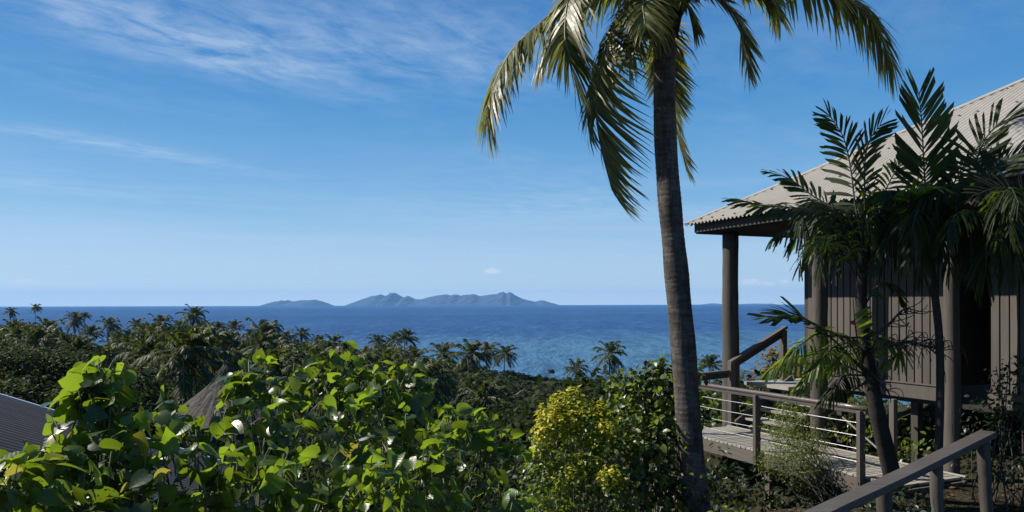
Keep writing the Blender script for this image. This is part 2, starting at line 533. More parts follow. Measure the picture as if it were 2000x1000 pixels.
def bark_mat():
    m_, t = new_mat('coconut_bark')
    tcn = t.n('ShaderNodeTexCoord')
    ob = tcn.outputs['Object']
    rings = t.noise(t.mapping(ob, (4.5, 4.5, 17)), 1.0, 6, 0.7, 0.9)
    fib = t.noise(t.mapping(ob, (26, 26, 3.0)), 1.0, 6, 0.7, 0.8)
    blot = t.noise(ob, 2.6, 4, 0.6)
    f = t.m('ADD', t.m('ADD', t.m('MULTIPLY', rings, 0.45), t.m('MULTIPLY', fib, 0.4)), t.m('MULTIPLY', blot, 0.3))
    c = t.ramp(t.rng(f, 0.36, 0.80), [(0.0, (0.014, 0.012, 0.010)), (0.4, (0.055, 0.047, 0.04)), (0.72, (0.13, 0.115, 0.10)), (1.0, (0.26, 0.24, 0.215))])
    pit = t.rng(t.noise(t.mapping(ob, (9, 9, 3.2)), 1.0, 4, 0.6, 0.8), 0.60, 0.68)
    c = t.mix(t.m('MULTIPLY', pit, 0.75), c, (0.025, 0.022, 0.02))
    h = t.m('SUBTRACT', f, t.m('MULTIPLY', pit, 0.7))
    pb = t.n('ShaderNodeBsdfPrincipled', {'Base Color': c, 'Roughness': 0.85, 'Specular IOR Level': 0.2, 'Normal': t.bump(h, 0.9, 0.02)})
    out(t, pb.outputs[0])
    return m_


M['bark'] = bark_mat()
M['dark_bark'] = wood_mat('dark_palm_bark', (0.014, 0.012, 0.010), (0.05, 0.043, 0.036), 0.9, (8, 8, 14), 0.5, crack=0.3)


def thatch_mat():
    m_, t = new_mat('thatch')
    geo = t.n('ShaderNodeNewGeometry')
    n1 = t.noise(t.mapping(geo.outputs['Position'], (9, 9, 1.2)), 1.0, 6, 0.7)
    c = t.mix(t.rng(n1, 0.3, 0.7), (0.04, 0.036, 0.031), (0.12, 0.106, 0.092))
    pb = t.n('ShaderNodeBsdfPrincipled', {'Base Color': c, 'Roughness': 0.9, 'Specular IOR Level': 0.1, 'Normal': t.bump(n1, 0.8, 0.06)})
    out(t, pb.outputs[0])
    return m_


M['thatch'] = thatch_mat()


def ground_mat():
    m_, t = new_mat('slope_ground')
    geo = t.n('ShaderNodeNewGeometry')
    p = geo.outputs['Position']
    n1 = t.noise(p, 0.09, 6, 0.65)
    n2 = t.noise(p, 1.7, 6, 0.7)
    n3 = t.noise(p, 14.0, 4, 0.7)
    c = t.mix(t.rng(n1, 0.4, 0.62), (0.022, 0.020, 0.009), (0.042, 0.034, 0.018))
    c = t.mix(t.rng(n2, 0.42, 0.7), c, (0.055, 0.044, 0.03))
    c = t.mix(t.rng(n3, 0.45, 0.75), c, (0.025, 0.02, 0.014))
    h = t.m('ADD', n2, t.m('MULTIPLY', n3, 0.3))
    pb = t.n('ShaderNodeBsdfPrincipled', {'Base Color': c, 'Roughness': 0.95, 'Specular IOR Level': 0.1, 'Normal': t.bump(h, 0.8, 0.15)})
    out(t, pb.outputs[0])
    return m_


def sea_mat():
    m_, t = new_mat('sea_water')
    geo = t.n('ShaderNodeNewGeometry')
    p = geo.outputs['Position']
    sp = t.n('ShaderNodeSeparateXYZ', {0: p})
    x, y = sp.outputs[0], sp.outputs[1]
    nb = t.noise(t.mapping(p, (0.0030, 0.0022, 0.01)), 1.0, 4, 0.5, 0.0)
    wob = t.m('MULTIPLY', t.m('SUBTRACT', nb, 0.5), 420.0)
    yy = t.m('ADD', t.m('SUBTRACT', y, t.m('MULTIPLY', x, 0.12)), wob)
    sh = t.rng(yy, 520.0, 900.0, 1.0, 0.0, True)
    sh = t.m('MULTIPLY', sh, t.rng(t.m('ADD', x, t.m('MULTIPLY', wob, 0.12)), -190.0, 10.0, 0.25, 1.0, True))
    patch = t.noise(t.mapping(p, (0.010, 0.012, 0.1)), 1.0, 5, 0.6, 0.1)
    shal = t.mix(t.rng(patch, 0.30, 0.70), (0.034, 0.100, 0.182), (0.056, 0.132, 0.205))
    reef = t.rng(patch, 0.60, 0.68)
    shal = t.mix(t.m('MULTIPLY', reef, 0.3), shal, (0.018, 0.06, 0.11))
    deep = t.mix(t.rng(t.noise(t.mapping(p, (0.0006, 0.003, 0.01)), 1.0, 5, 0.6, 0.4), 0.35, 0.65), (0.003, 0.027, 0.122), (0.006, 0.040, 0.152))
    c = t.mix(sh, deep, shal)
    # pale slick lines far out
    ln = t.m('ABSOLUTE', t.m('SUBTRACT', yy, 2450.0))
    c = t.mix(t.m('MULTIPLY', t.rng(ln, 0.0, 160.0, 1.0, 0.0), 0.22), c, (0.10, 0.20, 0.30))
    w1 = t.noise(t.mapping(p, (0.22, 0.09, 0.2)), 1.0, 4, 0.6, 0.0)
    w2 = t.noise(t.mapping(p, (0.085, 0.020, 0.03)), 1.0, 4, 0.65, 0.0)
    w3 = t.noise(t.mapping(p, (0.028, 0.0055, 0.03)), 1.0, 4, 0.65, 0.0)
    w4 = t.noise(t.mapping(p, (0.008, 0.0016, 0.03)), 1.0, 4, 0.65, 0.0)
    chop = t.m('ADD', t.m('ADD', t.m('MULTIPLY', w1, 0.28), t.m('MULTIPLY', w2, 0.36)), t.m('ADD', t.m('MULTIPLY', w3, 0.26), t.m('MULTIPLY', w4, 0.10)))
    c = t.mix(t.rng(chop, 0.49, 0.57, 0.0, 0.5), c, (0.05, 0.14, 0.25))
    c = t.mix(t.rng(chop, 0.42, 0.50, 0.75, 0.0), c, (0.003, 0.02, 0.08))
    h = t.m('ADD', t.m('MULTIPLY', w1, 1.0), t.m('MULTIPLY', w2, 5.0))
    pb = t.n('ShaderNodeBsdfPrincipled', {'Base Color': c, 'Roughness': 0.35, 'IOR': 1.33, 'Specular IOR Level': 0.12, 'Normal': t.bump(h, 1.0, 1.0)})
    out(t, pb.outputs[0])
    return m_


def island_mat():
    m_, t = new_mat('haze_tinted_island')
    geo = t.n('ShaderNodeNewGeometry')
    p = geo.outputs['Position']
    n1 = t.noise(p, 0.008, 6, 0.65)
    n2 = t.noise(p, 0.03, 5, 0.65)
    c = t.mix(t.rng(t.m('ADD', t.m('MULTIPLY', n1, 0.6), t.m('MULTIPLY', n2, 0.4)), 0.4, 0.62), (0.030, 0.062, 0.108), (0.070, 0.104, 0.16))  # blue of the distance haze is mixed into the scrub colour
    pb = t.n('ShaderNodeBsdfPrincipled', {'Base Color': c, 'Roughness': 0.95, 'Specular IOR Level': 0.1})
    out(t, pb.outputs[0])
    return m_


M['ground'] = ground_mat()
M['sea'] = sea_mat()
M['island'] = island_mat()

# ------------------------------------------------------------------ setting: sea, land, islands, haze
mb = MB()
xs = np.array([-24000, -8000, -2500, -800, 0, 800, 2500, 8000, 24000.0])
ys = np.array([-3000, -600, 0, 400, 1000, 2500, 6000, 11000, 17000.0])
gx, gy = np.meshgrid(xs, ys)
V = np.stack([gx.ravel(), gy.ravel(), np.zeros(gx.size)], axis=-1)
nx_ = len(xs)
mb.add(V, [(j * nx_ + i, j * nx_ + i + 1, (j + 1) * nx_ + i + 1, (j + 1) * nx_ + i) for j in range(len(ys) - 1) for i in range(nx_ - 1)])
mb.build('sea', M['sea'], kind='structure', label='deep blue open sea paling to turquoise over the reef near the shore')

PH = [-45, -34, -25, -18, -10, -3, 3, 10, 25, 45]
SL = [.062, .070, .088, .115, .14, .165, .175, .17, .17, .15]
RC = [700, 560, 450, 400, 350, 300, 275, 250, 220, 220]


def smooth(a, b, x):
    t = np.clip((x - a) / (b - a), 0, 1)
    return t * t * (3 - 2 * t)


def hills(x, y, k, seed=0):
    """cheap smooth pseudo-noise, about -1..1"""
    g = np.random.default_rng(seed)
    r = 0
    for i in range(5):
        a, ph = g.uniform(0, 2 * math.pi), g.uniform(0, 6.28)
        f = k * (1.0 + 0.7 * i)
        r = r + np.sin((x * math.cos(a) + y * math.sin(a)) * f + ph) / (1 + 0.5 * i)
    return r / 2.6


def ground(x, y):
    x, y = np.asarray(x, dtype=float), np.asarray(y, dtype=float)
    r = np.hypot(x, y)
    ph = np.clip(np.degrees(np.arctan2(x, y)), -45, 45)
    s = np.interp(ph, PH, SL)
    rc = np.interp(ph, PH, RC)
    far = -3.2 - 26 * (1 - np.exp(-s * r / 26)) + hills(x, y, 0.05, 3) * np.clip(r / 60, 0, 1) * 1.0
    far = far + (-33.0 - far) * smooth(rc - 45, rc + 25, r)
    n = 0.912 * x + 0.41 * y
    sx = 0.41 * x - 0.912 * y
    steep = np.clip(-2.45 - 0.85 * np.clip(9.0 - n, 0, 9), -5.2, 0)
    flat = np.clip(-2.28 - 0.5 * np.clip(5.2 - n, 0, 9), -5.2, 0)
    near = steep + (flat - steep) * smooth(-8.0, -6.5, sx)
    near = near + np.clip(0.28 * (n - 10.3), 0, 1.0) * smooth(-11.5, -9.5, sx)
    near = near + hills(x, y, 1.9, 5) * 0.05
    wgt = smooth(15, 32, r)
    return EYE + near + (far - near) * wgt


rr = np.concatenate([np.linspace(0.3, 16, 60), np.geomspace(16.6, 900, 90)])
tt = np.arange(240) * 2 * math.pi / 240
gr, gt = np.meshgrid(rr, tt, indexing='ij')
gx, gy = gr * np.sin(gt), gr * np.cos(gt)
V = np.stack([gx, gy, ground(gx, gy)], axis=-1).reshape(-1, 3)
nt = len(tt)
i = np.arange(len(rr) - 1)[:, None] * nt
j = np.arange(nt)[None, :]
j2 = (j + 1) % nt
mb = MB()
mb.add(V, np.stack([i + j, i + nt + j, i + nt + j2, i + j2], axis=-1).reshape(-1, 4))
mb.add(np.array([[0, 0, float(ground(0, 0))]]), np.zeros((0, 3), dtype=int))
mb.build('ground', M['ground'], smooth=True, kind='structure', label='wooded hillside falling to the shore')


def island(name, prof, Y, depth, label, seed):
    """a hilly island; prof: (u, v) along its skyline"""
    us = np.array([p[0] for p in prof], dtype=float)
    vs = np.array([p[1] for p in prof], dtype=float)
    base = HV + 2.5
    nu, nd = 260, 60
    uu = np.linspace(us[0], us[-1], nu)
    hh = np.clip(np.interp(uu, us, base - vs), 0, None) / F * Y + EYE * 0
    t = np.linspace(-1, 1, nd)
    X = ((uu - 1000) / F * Y)[None, :] + np.zeros((nd, 1))
    YY = Y + t[:, None] * depth * (0.35 + 0.65 * (hh / hh.max())[None, :] ** 0.6)
    ridge = 1 - np.abs(t[:, None]) ** 1.25
    spur = hills(X, YY, 0.012, seed) * 0.5 + hills(X, YY, 0.035, seed + 1) * 0.25
    Z = hh[None, :] * np.clip(ridge * (1 + 0.35 * spur * (1 - ridge) * 2), 0, 1.05)
    crag = np.abs(hills(X, YY, 0.05, seed + 2)) * 0.06 * hh[None, :] * ridge
    Z = Z + crag - 3
    m2 = MB()
    a = np.arange(nd - 1)[:, None] * nu
    b = np.arange(nu - 1)[None, :]
    m2.add(np.stack([X, YY, Z], axis=-1).reshape(-1, 3), np.stack([a + b, a + b + 1, a + nu + b + 1, a + nu + b], axis=-1).reshape(-1, 4))
    return m2.build(name, M['island'], smooth=True, kind='structure', label=label)


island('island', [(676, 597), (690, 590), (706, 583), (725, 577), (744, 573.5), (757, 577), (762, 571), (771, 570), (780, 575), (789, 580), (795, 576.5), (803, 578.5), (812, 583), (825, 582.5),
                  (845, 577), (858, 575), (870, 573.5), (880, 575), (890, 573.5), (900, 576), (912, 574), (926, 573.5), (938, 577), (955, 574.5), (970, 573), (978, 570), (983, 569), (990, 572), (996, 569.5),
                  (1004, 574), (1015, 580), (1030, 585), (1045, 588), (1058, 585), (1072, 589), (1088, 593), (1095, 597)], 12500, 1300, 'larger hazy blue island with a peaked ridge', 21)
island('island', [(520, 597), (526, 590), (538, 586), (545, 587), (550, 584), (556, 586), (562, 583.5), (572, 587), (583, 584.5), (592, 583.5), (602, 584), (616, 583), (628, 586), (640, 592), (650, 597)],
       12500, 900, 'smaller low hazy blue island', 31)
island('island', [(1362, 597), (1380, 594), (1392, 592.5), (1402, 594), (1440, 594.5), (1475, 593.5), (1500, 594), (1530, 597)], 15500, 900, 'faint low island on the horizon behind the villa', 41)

mb = MB()
mb.box((0, 7500, 150), (25500, 0, 0), (0, 11000, 0), (0, 0, 190))
hz, t = new_mat('sea_haze')
pv = t.n('ShaderNodeVolumePrincipled', {'Color': (0.22, 0.54, 1.0), 'Density': 4.2e-5, 'Anisotropy': 0.1})
t.n('ShaderNodeOutputMaterial', {'Volume': pv.outputs[0]})
mb.build('haze', hz, kind='stuff', label='pale sea haze')

# ------------------------------------------------------------------ plant shapes
def blade(rows, cols=(-1, -0.5, 0, 0.5, 1), lobe=0.16, fold=0.18, curl=0.25, wave=0.0, ph=0.0):
    """leaf of unit length along +Y: rows of (s, half width)"""
    V, Fq = [], []
    k = len(cols)
    for s, hw in rows:
        for c in cols:
            x = c * hw
            y = s - lobe * abs(c) * (1 - s) ** 2
            z = fold * abs(x) - curl * s * s + wave * math.sin(9 * s + 4 * c + ph) * abs(c)
            V.append((x, y, z))
    for a in range(len(rows) - 1):
        for b in range(k - 1):
            Fq.append((a * k + b, a * k + b + 1, (a + 1) * k + b + 1, (a + 1) * k + b))
    return np.array(V), np.array(Fq)


HEART = [(0.0, 0.16), (0.10, 0.40), (0.26, 0.49), (0.47, 0.46), (0.68, 0.33), (0.86, 0.14), (1.0, 0.012)]
HEARTS = [blade(HEART, fold=0.15, curl=0.22), blade(HEART, fold=0.5, curl=0.35, wave=0.03), blade(HEART, fold=-0.22, curl=0.4, wave=0.04, ph=1), blade(HEART, fold=0.3, curl=-0.05, wave=0.05, ph=2), blade(HEART, fold=0.85, curl=0.6, wave=0.05, ph=3), blade([(q_, h_ * 0.8) for q_, h_ in HEART], fold=0.35, curl=0.75, wave=0.06, ph=4)]
SMALL = (np.array([(0, 0, 0), (-0.34, 0.42, 0.07), (0, 0.5, 0), (0.34, 0.42, 0.07), (0, 1, -0.12)]), np.array([(0, 2, 1), (0, 3, 2), (1, 2, 4), (2, 3, 4)]))
OVAL = blade([(0, 0.03), (0.2, 0.25), (0.5, 0.34), (0.8, 0.2), (1, 0.02)], cols=(-1, 0, 1), lobe=0, fold=0.3, curl=0.2)
CARD = (np.array([(-0.3, 0.1, 0.05), (0.0, -0.1, -0.05), (0.35, 0.35, 0.08), (0.0, 1.0, -0.1), (-0.38, 0.55, 0.06)]), np.array([(0, 1, 2), (0, 2, 4), (4, 2, 3)]))
SLIM = (np.array([(0, 0, 0), (-0.09, 0.4, 0.02), (0.09, 0.4, 0.02), (0, 1, -0.1)]), np.array([(0, 2, 1), (1, 2, 3)]))
SN = np.array(S)


def scatter(lumps, n, size, g, shell=0.45, up=0.55, sunw=0.25, jit=0.75, hang=0.5, squash=1.0, gap=0.0, gk=9.0):
    """n leaf positions over a union of lumps [(centre, radius)]: positions, matrices, outward"""
    C = np.array([tuple(c) for c, _ in lumps])
    Rr = np.array([r for _, r in lumps])
    pr = Rr ** 2 / (Rr ** 2).sum()
    pos, outw = [], []
    need = n
    while need > 0:
        k = int(need * 1.5) + 20
        ii = g.choice(len(lumps), k, p=pr)
        d = unit(g.normal(size=(k, 3)))
        rad = Rr[ii] * (1 - shell * g.random(k) ** 1.6) * (1 + 0.10 * g.normal(size=k))
        p = C[ii] + d * rad[:, None] * np.array([1, 1, squash])
        dist = np.linalg.norm((p[:, None, :] - C[None]) / np.array([1, 1, squash]), axis=-1) / Rr[None]
        ok = dist.min(axis=1) > (1 - shell) * 0.85
        if gap:
            fld = hills(p[:, 0] + 0.7 * p[:, 2], p[:, 1] - 0.6 * p[:, 2], gk, 77) + 0.6 * hills(p[:, 2] * 1.1 + p[:, 0] * 0.3, p[:, 0] - p[:, 2], gk * 1.7, 78)
            ok &= fld + g.normal(0, 0.12, k) > gap
        pos.append(p[ok])
        outw.append(d[ok])
        need -= int(ok.sum())
    pos, outw = np.concatenate(pos)[:n], np.concatenate(outw)[:n]
    nrm = unit(outw * 0.6 + np.array([0, 0, up]) + SN * sunw + jit * g.normal(size=pos.shape) * 0.6)
    tip = unit(outw * 0.7 + np.array([0, 0, -hang]) + 0.6 * g.normal(size=pos.shape))
    sz = size[0] + (size[1] - size[0]) * g.beta(2.0, 1.6, n)
    return pos, nrm, tip, sz, outw


def px_lumps(spec, g=None):
    """(u, v, Y, radius in px) -> [(centre, radius in m)]"""
    return [(np.array(P(u, v, Y)), r / F * Y) for u, v, Y, r in spec]


def frond(mb, ctrl, nl, L, wd, g, seg=3, droop=0.35, a0=70, a1=28, lift=0.15, t0=0.12, face=(0, 0, 1), rr=(0.018, 0.004), wind=(0, 0, 0), sides=(1, -1), broad=False, prof=None, lmi=0, rmi=1, twist=0.25,
          rachis=True, jit=0.08, collect=None, skip=0.0, kr=24):
    """a feather frond along ctrl"""
    pts = curve(ctrl, 60)
    T = unit(np.gradient(pts, axis=0))
    fc = np.array(face, dtype=float)
    ts = t0 + (1 - t0) * (np.arange(nl) + 0.5) / nl
    for sd in sides:
        tt_ = np.clip(ts + g.normal(0, 0.3 / nl, nl), 0, 1)
        if skip:
            keep = g.random(nl) > skip
            tt_ = tt_[keep]
        f = tt_ * 59
        i0 = np.clip(f.astype(int), 0, 58)
        fr = (f - i0)[:, None]
        base = pts[i0] * (1 - fr) + pts[i0 + 1] * fr
        Tt = T[i0]
        N = fc - Tt * (Tt @ fc)[:, None]
        N = unit(N + 1e-6)
        B = np.cross(Tt, N)
        a = np.radians(a0 + (a1 - a0) * tt_ ** 1.3 + g.normal(0, 4, len(tt_)))
        d0 = Tt * np.cos(a)[:, None] + B * (sd * np.sin(a))[:, None] + N * (lift + g.normal(0, jit, len(tt_)))[:, None]
        d0 = unit(d0 + g.normal(0, jit * 0.5, d0.shape))
        if prof is None:
            pf = np.interp(tt_, [0, 0.15, 0.4, 0.7, 0.9, 1.0], [0.55, 0.85, 1.0, 0.85, 0.55, 0.32])
        else:
            pf = np.interp(tt_, *prof)
        Li = L * pf * g.uniform(0.88, 1.08, len(tt_))
        dr = droop * g.uniform(0.6, 1.4, len(tt_))
        gv = np.array([0, 0, -1.0])[None] * dr[:, None] + np.array(wind)[None] * g.uniform(0.6, 1.4, (len(tt_), 1))
        st = np.linspace(0, 1, seg + 1)
        cur = base[:, None, :] + Li[:, None, None] * (d0[:, None, :] * st[None, :, None] + gv[:, None, :] * (st ** 2)[None, :, None]) / (1 + 0.45 * dr)[:, None, None]
        dd = unit(np.gradient(cur, axis=1))
        wv = Tt[:, None, :] - dd * (Tt[:, None, :] * dd).sum(-1, keepdims=True)
        wv = unit(wv + 1e-6)
        tw = (g.normal(0, twist, len(tt_)))[:, None, None]
        wv = unit(wv * np.cos(tw) + np.cross(dd, wv) * np.sin(tw))
        if broad:
            prw = np.interp(st, [0, 0.2, 0.6, 1.0], [0.22, 0.75, 1.0, 0.8])
        else:
            prw = np.interp(st, [0, 0.25, 0.65, 1.0], [0.6, 1.0, 0.75, 0.06])
        hw = wd * 0.5 * prw[None, :, None] * np.clip(pf, 0.55, 1)[:, None, None]
        A, Bv = cur + wv * hw, cur - wv * hw
        if broad:   # obliquely cut, toothed tip
            A[:, -1] += dd[:, -1] * (Li * g.uniform(0.02, 0.14, len(tt_)))[:, None]
            Bv[:, -1] -= dd[:, -1] * (Li * g.uniform(0.0, 0.08, len(tt_)))[:, None]
        k = seg + 1
        Vv = np.stack([A, Bv], axis=2).reshape(len(tt_), 2 * k, 3)
        q = np.array([(2 * i_, 2 * i_ + 1, 2 * i_ + 3, 2 * i_ + 2) for i_ in range(seg)])
        if collect is not None:
            for v_ in Vv:
                collect.append((v_, q))
        else:
            Fa = (q[None] + (np.arange(len(tt_)) * 2 * k)[:, None, None]).reshape(-1, 4)
            mb.add(Vv.reshape(-1, 3), Fa, lmi)
    if rachis:
        idx = np.linspace(0, 59, kr).astype(int)
        mb.tube(pts[idx], np.linspace(rr[0], rr[1], len(idx)), 5, rmi)


# ------------------------------------------------------------------ villa on the right
villa = thing('villa', 'grey timber villa on stilts with a hipped corrugated roof behind the palms', 'villa', W(-9, 10, -2.5))
EZ = 1.46                        # eave height above the eye
ES, EN = -11.73, 8.78            # its near sea corner
PITCH = 0.558
SEND, HALF = -1.5, 6.2


def corrugated(s0, s1, n0, top, side, pitch=0.1, amp=0.018, rows=5):
    """a corrugated slope; top(s) gives how far it runs up from the eave"""
    step = pitch / 8
    k = int((s1 - s0) / step)
    ss = np.linspace(s0, s1, k)
    m2 = MB()
    V = []
    for r_ in np.linspace(0, 1, rows):
        up = np.array([top(x) for x in ss]) * r_
        z = up * PITCH + amp * np.sin(ss / pitch * 2 * math.pi)
        V.append((ss, up, z))
    P3 = []
    for ss_, up, z in V:
        for a, b, c in zip(ss_, up, z):
            P3.append(W(a, EN + b, EZ + c) if side == 0 else W(ES + b, EN + (a - s0), EZ + c))
    P3 = np.array(P3)
    a = np.arange(rows - 1)[:, None] * k
    b = np.arange(k - 1)[None, :]
    m2.add(P3, np.stack([a + b, a + b + 1, a + k + b + 1, a + k + b], axis=-1).reshape(-1, 4))
    return m2


roof = corrugated(ES, SEND, EN, lambda s: min(s - ES, HALF), 0).build('roof', M['roofing'], villa, smooth=True)
corrugated(0, 2 * HALF, 0, lambda a: min(a, HALF, 2 * HALF - a), 1).build('roof', M['roofing'], villa, smooth=True)
m2 = MB()   # far slope, seen only from elsewhere
m2.add([W(ES, EN + 2 * HALF, EZ), W(SEND, EN + 2 * HALF, EZ), W(SEND, EN + HALF, EZ + HALF * PITCH), W(ES + HALF, EN + HALF, EZ + HALF * PITCH)], [(0, 1, 2, 3)])
m2.build('roof', M['roofing'], villa)
# hip capping: two folded wings over the hip line
m2 = MB()
hipd = (D1 + DN).normalized()
for (q0, q1) in [(i_ * 2.3, (i_ + 1) * 2.3 + 0.06) for i_ in range(4)]:
    for sd in (0, 1):
        q = []
        for h in (q0, q1):
            h = min(h, HALF * 1.414)
            s_, n_, z_ = ES + h / 1.414, EN + h / 1.414, EZ + h / 1.414 * PITCH + 0.022 + 0.004 * (h == q0)
            wg = 0.20 if h > 0.2 else 0.1
            if sd == 0:
                q.append((W(s_, n_, z_), W(s_ + wg, n_, z_ - 0.0), W(s_ + wg, n_, z_ - 0.02)))
            else:
                q.append((W(s_, n_, z_), W(s_, n_ + wg, z_ - 0.0), W(s_, n_ + wg, z_ - 0.02)))
        V = [*q[0], *q[1]]
        m2.add(V, [(0, 1, 4, 3), (1, 2, 5, 4)] if sd == 0 else [(0, 3, 4, 1), (1, 4, 5, 2)])
    h0 = min(q0, HALF * 1.414)
m2.build('hip_capping', M['flash'], roof)
# roof screws in rows parallel to the eave
m2 = MB()
for row in (0.12, 0.95, 1.8, 2.65, 3.5, 4.35):
    s_ = ES + row + 0.25
    while s_ < -3.5:
        c = W(round((s_) / 0.1) * 0.1 + 0.025, EN + row, EZ + row * PITCH + 0.014)
        m2.box(c, D1 * 0.014, DN * 0.014 + Vector((0, 0, 0.014 * PITCH)), Vector((0, 0, 0.012)))
        s_ += 0.3
m2.build('screws', M['screw'], roof, kind='stuff')
# eave timbers and lining
FZ = EZ - 0.155
bar('fascia', W(ES + 0.16, EN + 0.14, EZ - 0.085), W(SEND, EN + 0.14, EZ - 0.085), 0.035, 0.14, M['trim'], villa)
bar('fascia', W(ES + 0.14, EN + 0.16, EZ - 0.085), W(ES + 0.14, EN + 2 * HALF - 0.15, EZ - 0.085), 0.035, 0.14, M['trim'], villa)
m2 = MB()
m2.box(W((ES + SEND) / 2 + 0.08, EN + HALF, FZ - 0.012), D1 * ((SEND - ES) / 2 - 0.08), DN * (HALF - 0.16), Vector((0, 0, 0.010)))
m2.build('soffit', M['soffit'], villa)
# posts
PN = 9.33
for k_, (s_, zb) in enumerate(((-11.1, -4.6), (-9.0, -3.4), (-6.79, -2.6), (-4.6, -2.5))):
    log('post', W(s_, PN, zb), W(s_ + 0.02, PN, FZ - 0.02), (0.147, 0.122, 0.098, 0.11)[k_], M['post'], villa, seed=k_ + 3)
# wall of vertical boards with recessed joints
WN, WB = 10.0, -1.19
WS0, GA, GB, WS1 = -9.92, -7.22, -6.72, -2.0
wall = MB()
wall.box(W((WS0 + GA) / 2, WN + 0.08, (FZ + WB) / 2), D1 * ((GA - WS0) / 2 - 0.01), DN * 0.05, Vector((0, 0, (FZ - WB) / 2 - 0.02)))
wall.box(W((GB + WS1) / 2, WN + 0.08, (FZ + WB) / 2), D1 * ((WS1 - GB) / 2 - 0.01), DN * 0.05, Vector((0, 0, (FZ - WB) / 2 - 0.02)))
wall.box(W((GA + GB) / 2, WN + 1.05, (FZ + WB) / 2), D1 * 0.6, DN * 0.05, Vector((0, 0, (FZ - WB) / 2 - 0.02)))  # added recess: its dark depth stands in for a shadow band on the boards
wall.box(W(GA - 0.05, WN + 0.57, (FZ + WB) / 2), D1 * 0.03, DN * 0.43, Vector((0, 0, (FZ - WB) / 2 - 0.02)))
wall.box(W(GB + 0.05, WN + 0.57, (FZ + WB) / 2), D1 * 0.03, DN * 0.43, Vector((0, 0, (FZ - WB) / 2 - 0.02)))
wall.box(W(WS0 + 0.07, WN + 2.8, (FZ + WB) / 2), D1 * 0.05, DN * 2.6, Vector((0, 0, (FZ - WB) / 2 - 0.02)))
wall = wall.build('wall', M['dark'], villa)
bw = 0.127
mbd = MB()
mbd.box((0, 0, 0), (bw / 2 - 0.0085, 0, 0), (0, 0.011, 0), (0, 0, (FZ - WB) / 2 - 0.012))
bme = mbd.mesh('wall_board', M['board'])
rot = Matrix((D1, DN, Vector((0, 0, 1)))).transposed().to_4x4()
for (a, b) in ((WS0, GA), (GB, WS1)):
    k = int((b - a) / bw)
    for i_ in range(k):
        o = put('wall_board', bme, wall)
        mx = rot.copy()
        mx.translation = W(a + (i_ + 0.5) * (b - a) / k, WN + 0.018 + random.uniform(-0.0015, 0.0015), (FZ + WB) / 2)
        o.matrix_basis = mx
        bv_ = o.modifiers.new('bevel', 'BEVEL')
        bv_.width = 0.003
for (a, b) in ((WS0 - 0.02, GA + 0.02), (GB - 0.02, WS1)):
    bar('skirting_board', W(a, WN, -1.30), W(b, WN, -1.30), 0.045, 0.205, M['board'], villa)
    bar('ledge', W(a, WN - 0.004, -1.185), W(b, WN - 0.004, -1.185), 0.07, 0.022, M['board'], villa)
bar('corner_board', W(WS0 - 0.03, WN + 0.05, WB), W(WS0 - 0.03, WN + 0.05, FZ - 0.02), 0.12, 0.05, M['trim'], villa, up=DN)
m2 = MB()
m2.box(W((WS0 + WS1) / 2, WN + 2.9, -1.44), D1 * ((WS1 - WS0) / 2), DN * 2.85, Vector((0, 0, 0.03)))
m2.build('floor', M['dark'], villa)
for (s_, n_) in ((-9.5, 10.35), (-8.05, 10.3), (-7.75, 10.5), (-6.4, 10.3), (-5.0, 10.3), (-9.0, 12.2), (-7.5, 12.2), (-6, 12.2)):
    bar('stilt', W(s_, n_, -4.5), W(s_, n_, -1.48), 0.12, 0.12, M['trim'], villa, up=DN)
# sea-side verandah floor at the wall's far corner
m2 = MB()
m2.box(W(-10.55, 10.9, -1.46), D1 * 0.55, DN * 1.25, Vector((0, 0, 0.03)))
m2.build('landing', M['plank'], villa)

# ------------------------------------------------------------------ walkway with its railing
walk = thing('walkway', 'raised timber walkway with plank deck and cable railing leading to the villa stairs', 'walkway', W(-8.6, 8.7, -4))
DZ = -2.2
S0, S1, N0, N1 = -10.95, -6.45, 8.05, 9.16
pk = 0.101
mbd = MB()
mbd.box((0, 0, 0), ((N1 - N0) / 2, 0, 0), (0, pk / 2 - 0.006, 0), (0, 0, 0.016))
pme = mbd.mesh('plank', M['plank'])
rot = Matrix((DN, -D1, Vector((0, 0, 1)))).transposed().to_4x4()
k = int((S1 - S0) / pk)
for i_ in range(k):
    o = put('plank', pme, walk)
    mx = rot.copy()
    mx.translation = W(S0 + (i_ + 0.5) * pk, (N0 + N1) / 2 + random.uniform(-0.006, 0.006), DZ - 0.016 + random.uniform(-0.002, 0.002))
    o.matrix_basis = mx
    bv_ = o.modifiers.new('bevel', 'BEVEL')
    bv_.width = 0.004
for n_ in (N0 + 0.03, (N0 + N1) / 2, N1 - 0.03):
    bar('joist', W(S0, n_, DZ - 0.132), W(S1, n_, DZ - 0.132), 0.055, 0.19, M['beam'], walk)
bar('end_joist', W(S1 - 0.03, N0 + 0.07, DZ - 0.135), W(S1 - 0.03, N1 - 0.07, DZ - 0.135), 0.05, 0.18, M['beam'], walk)
bar('edge_strip', W(S0, N1 - 0.02, DZ + 0.014), W(S1, N1 - 0.02, DZ + 0.014), 0.04, 0.022, M['plank'], walk)
for s_, n_ in ((-10.6, N0 + 0.1), (-8.83, N0 + 0.1), (-7.2, N0 + 0.1), (-10.6, N1 - 0.1), (-8.83, N1 - 0.15), (-7.2, N1 - 0.1)):
    zb = float(ground(*W(s_, n_, 0)[:2])) - EYE - 0.3
    bar('support_post', W(s_, n_, zb), W(s_, n_, DZ - 0.23), 0.10, 0.10, M['beam'], walk, up=DN)
RN, RZ = 8.02, -1.335
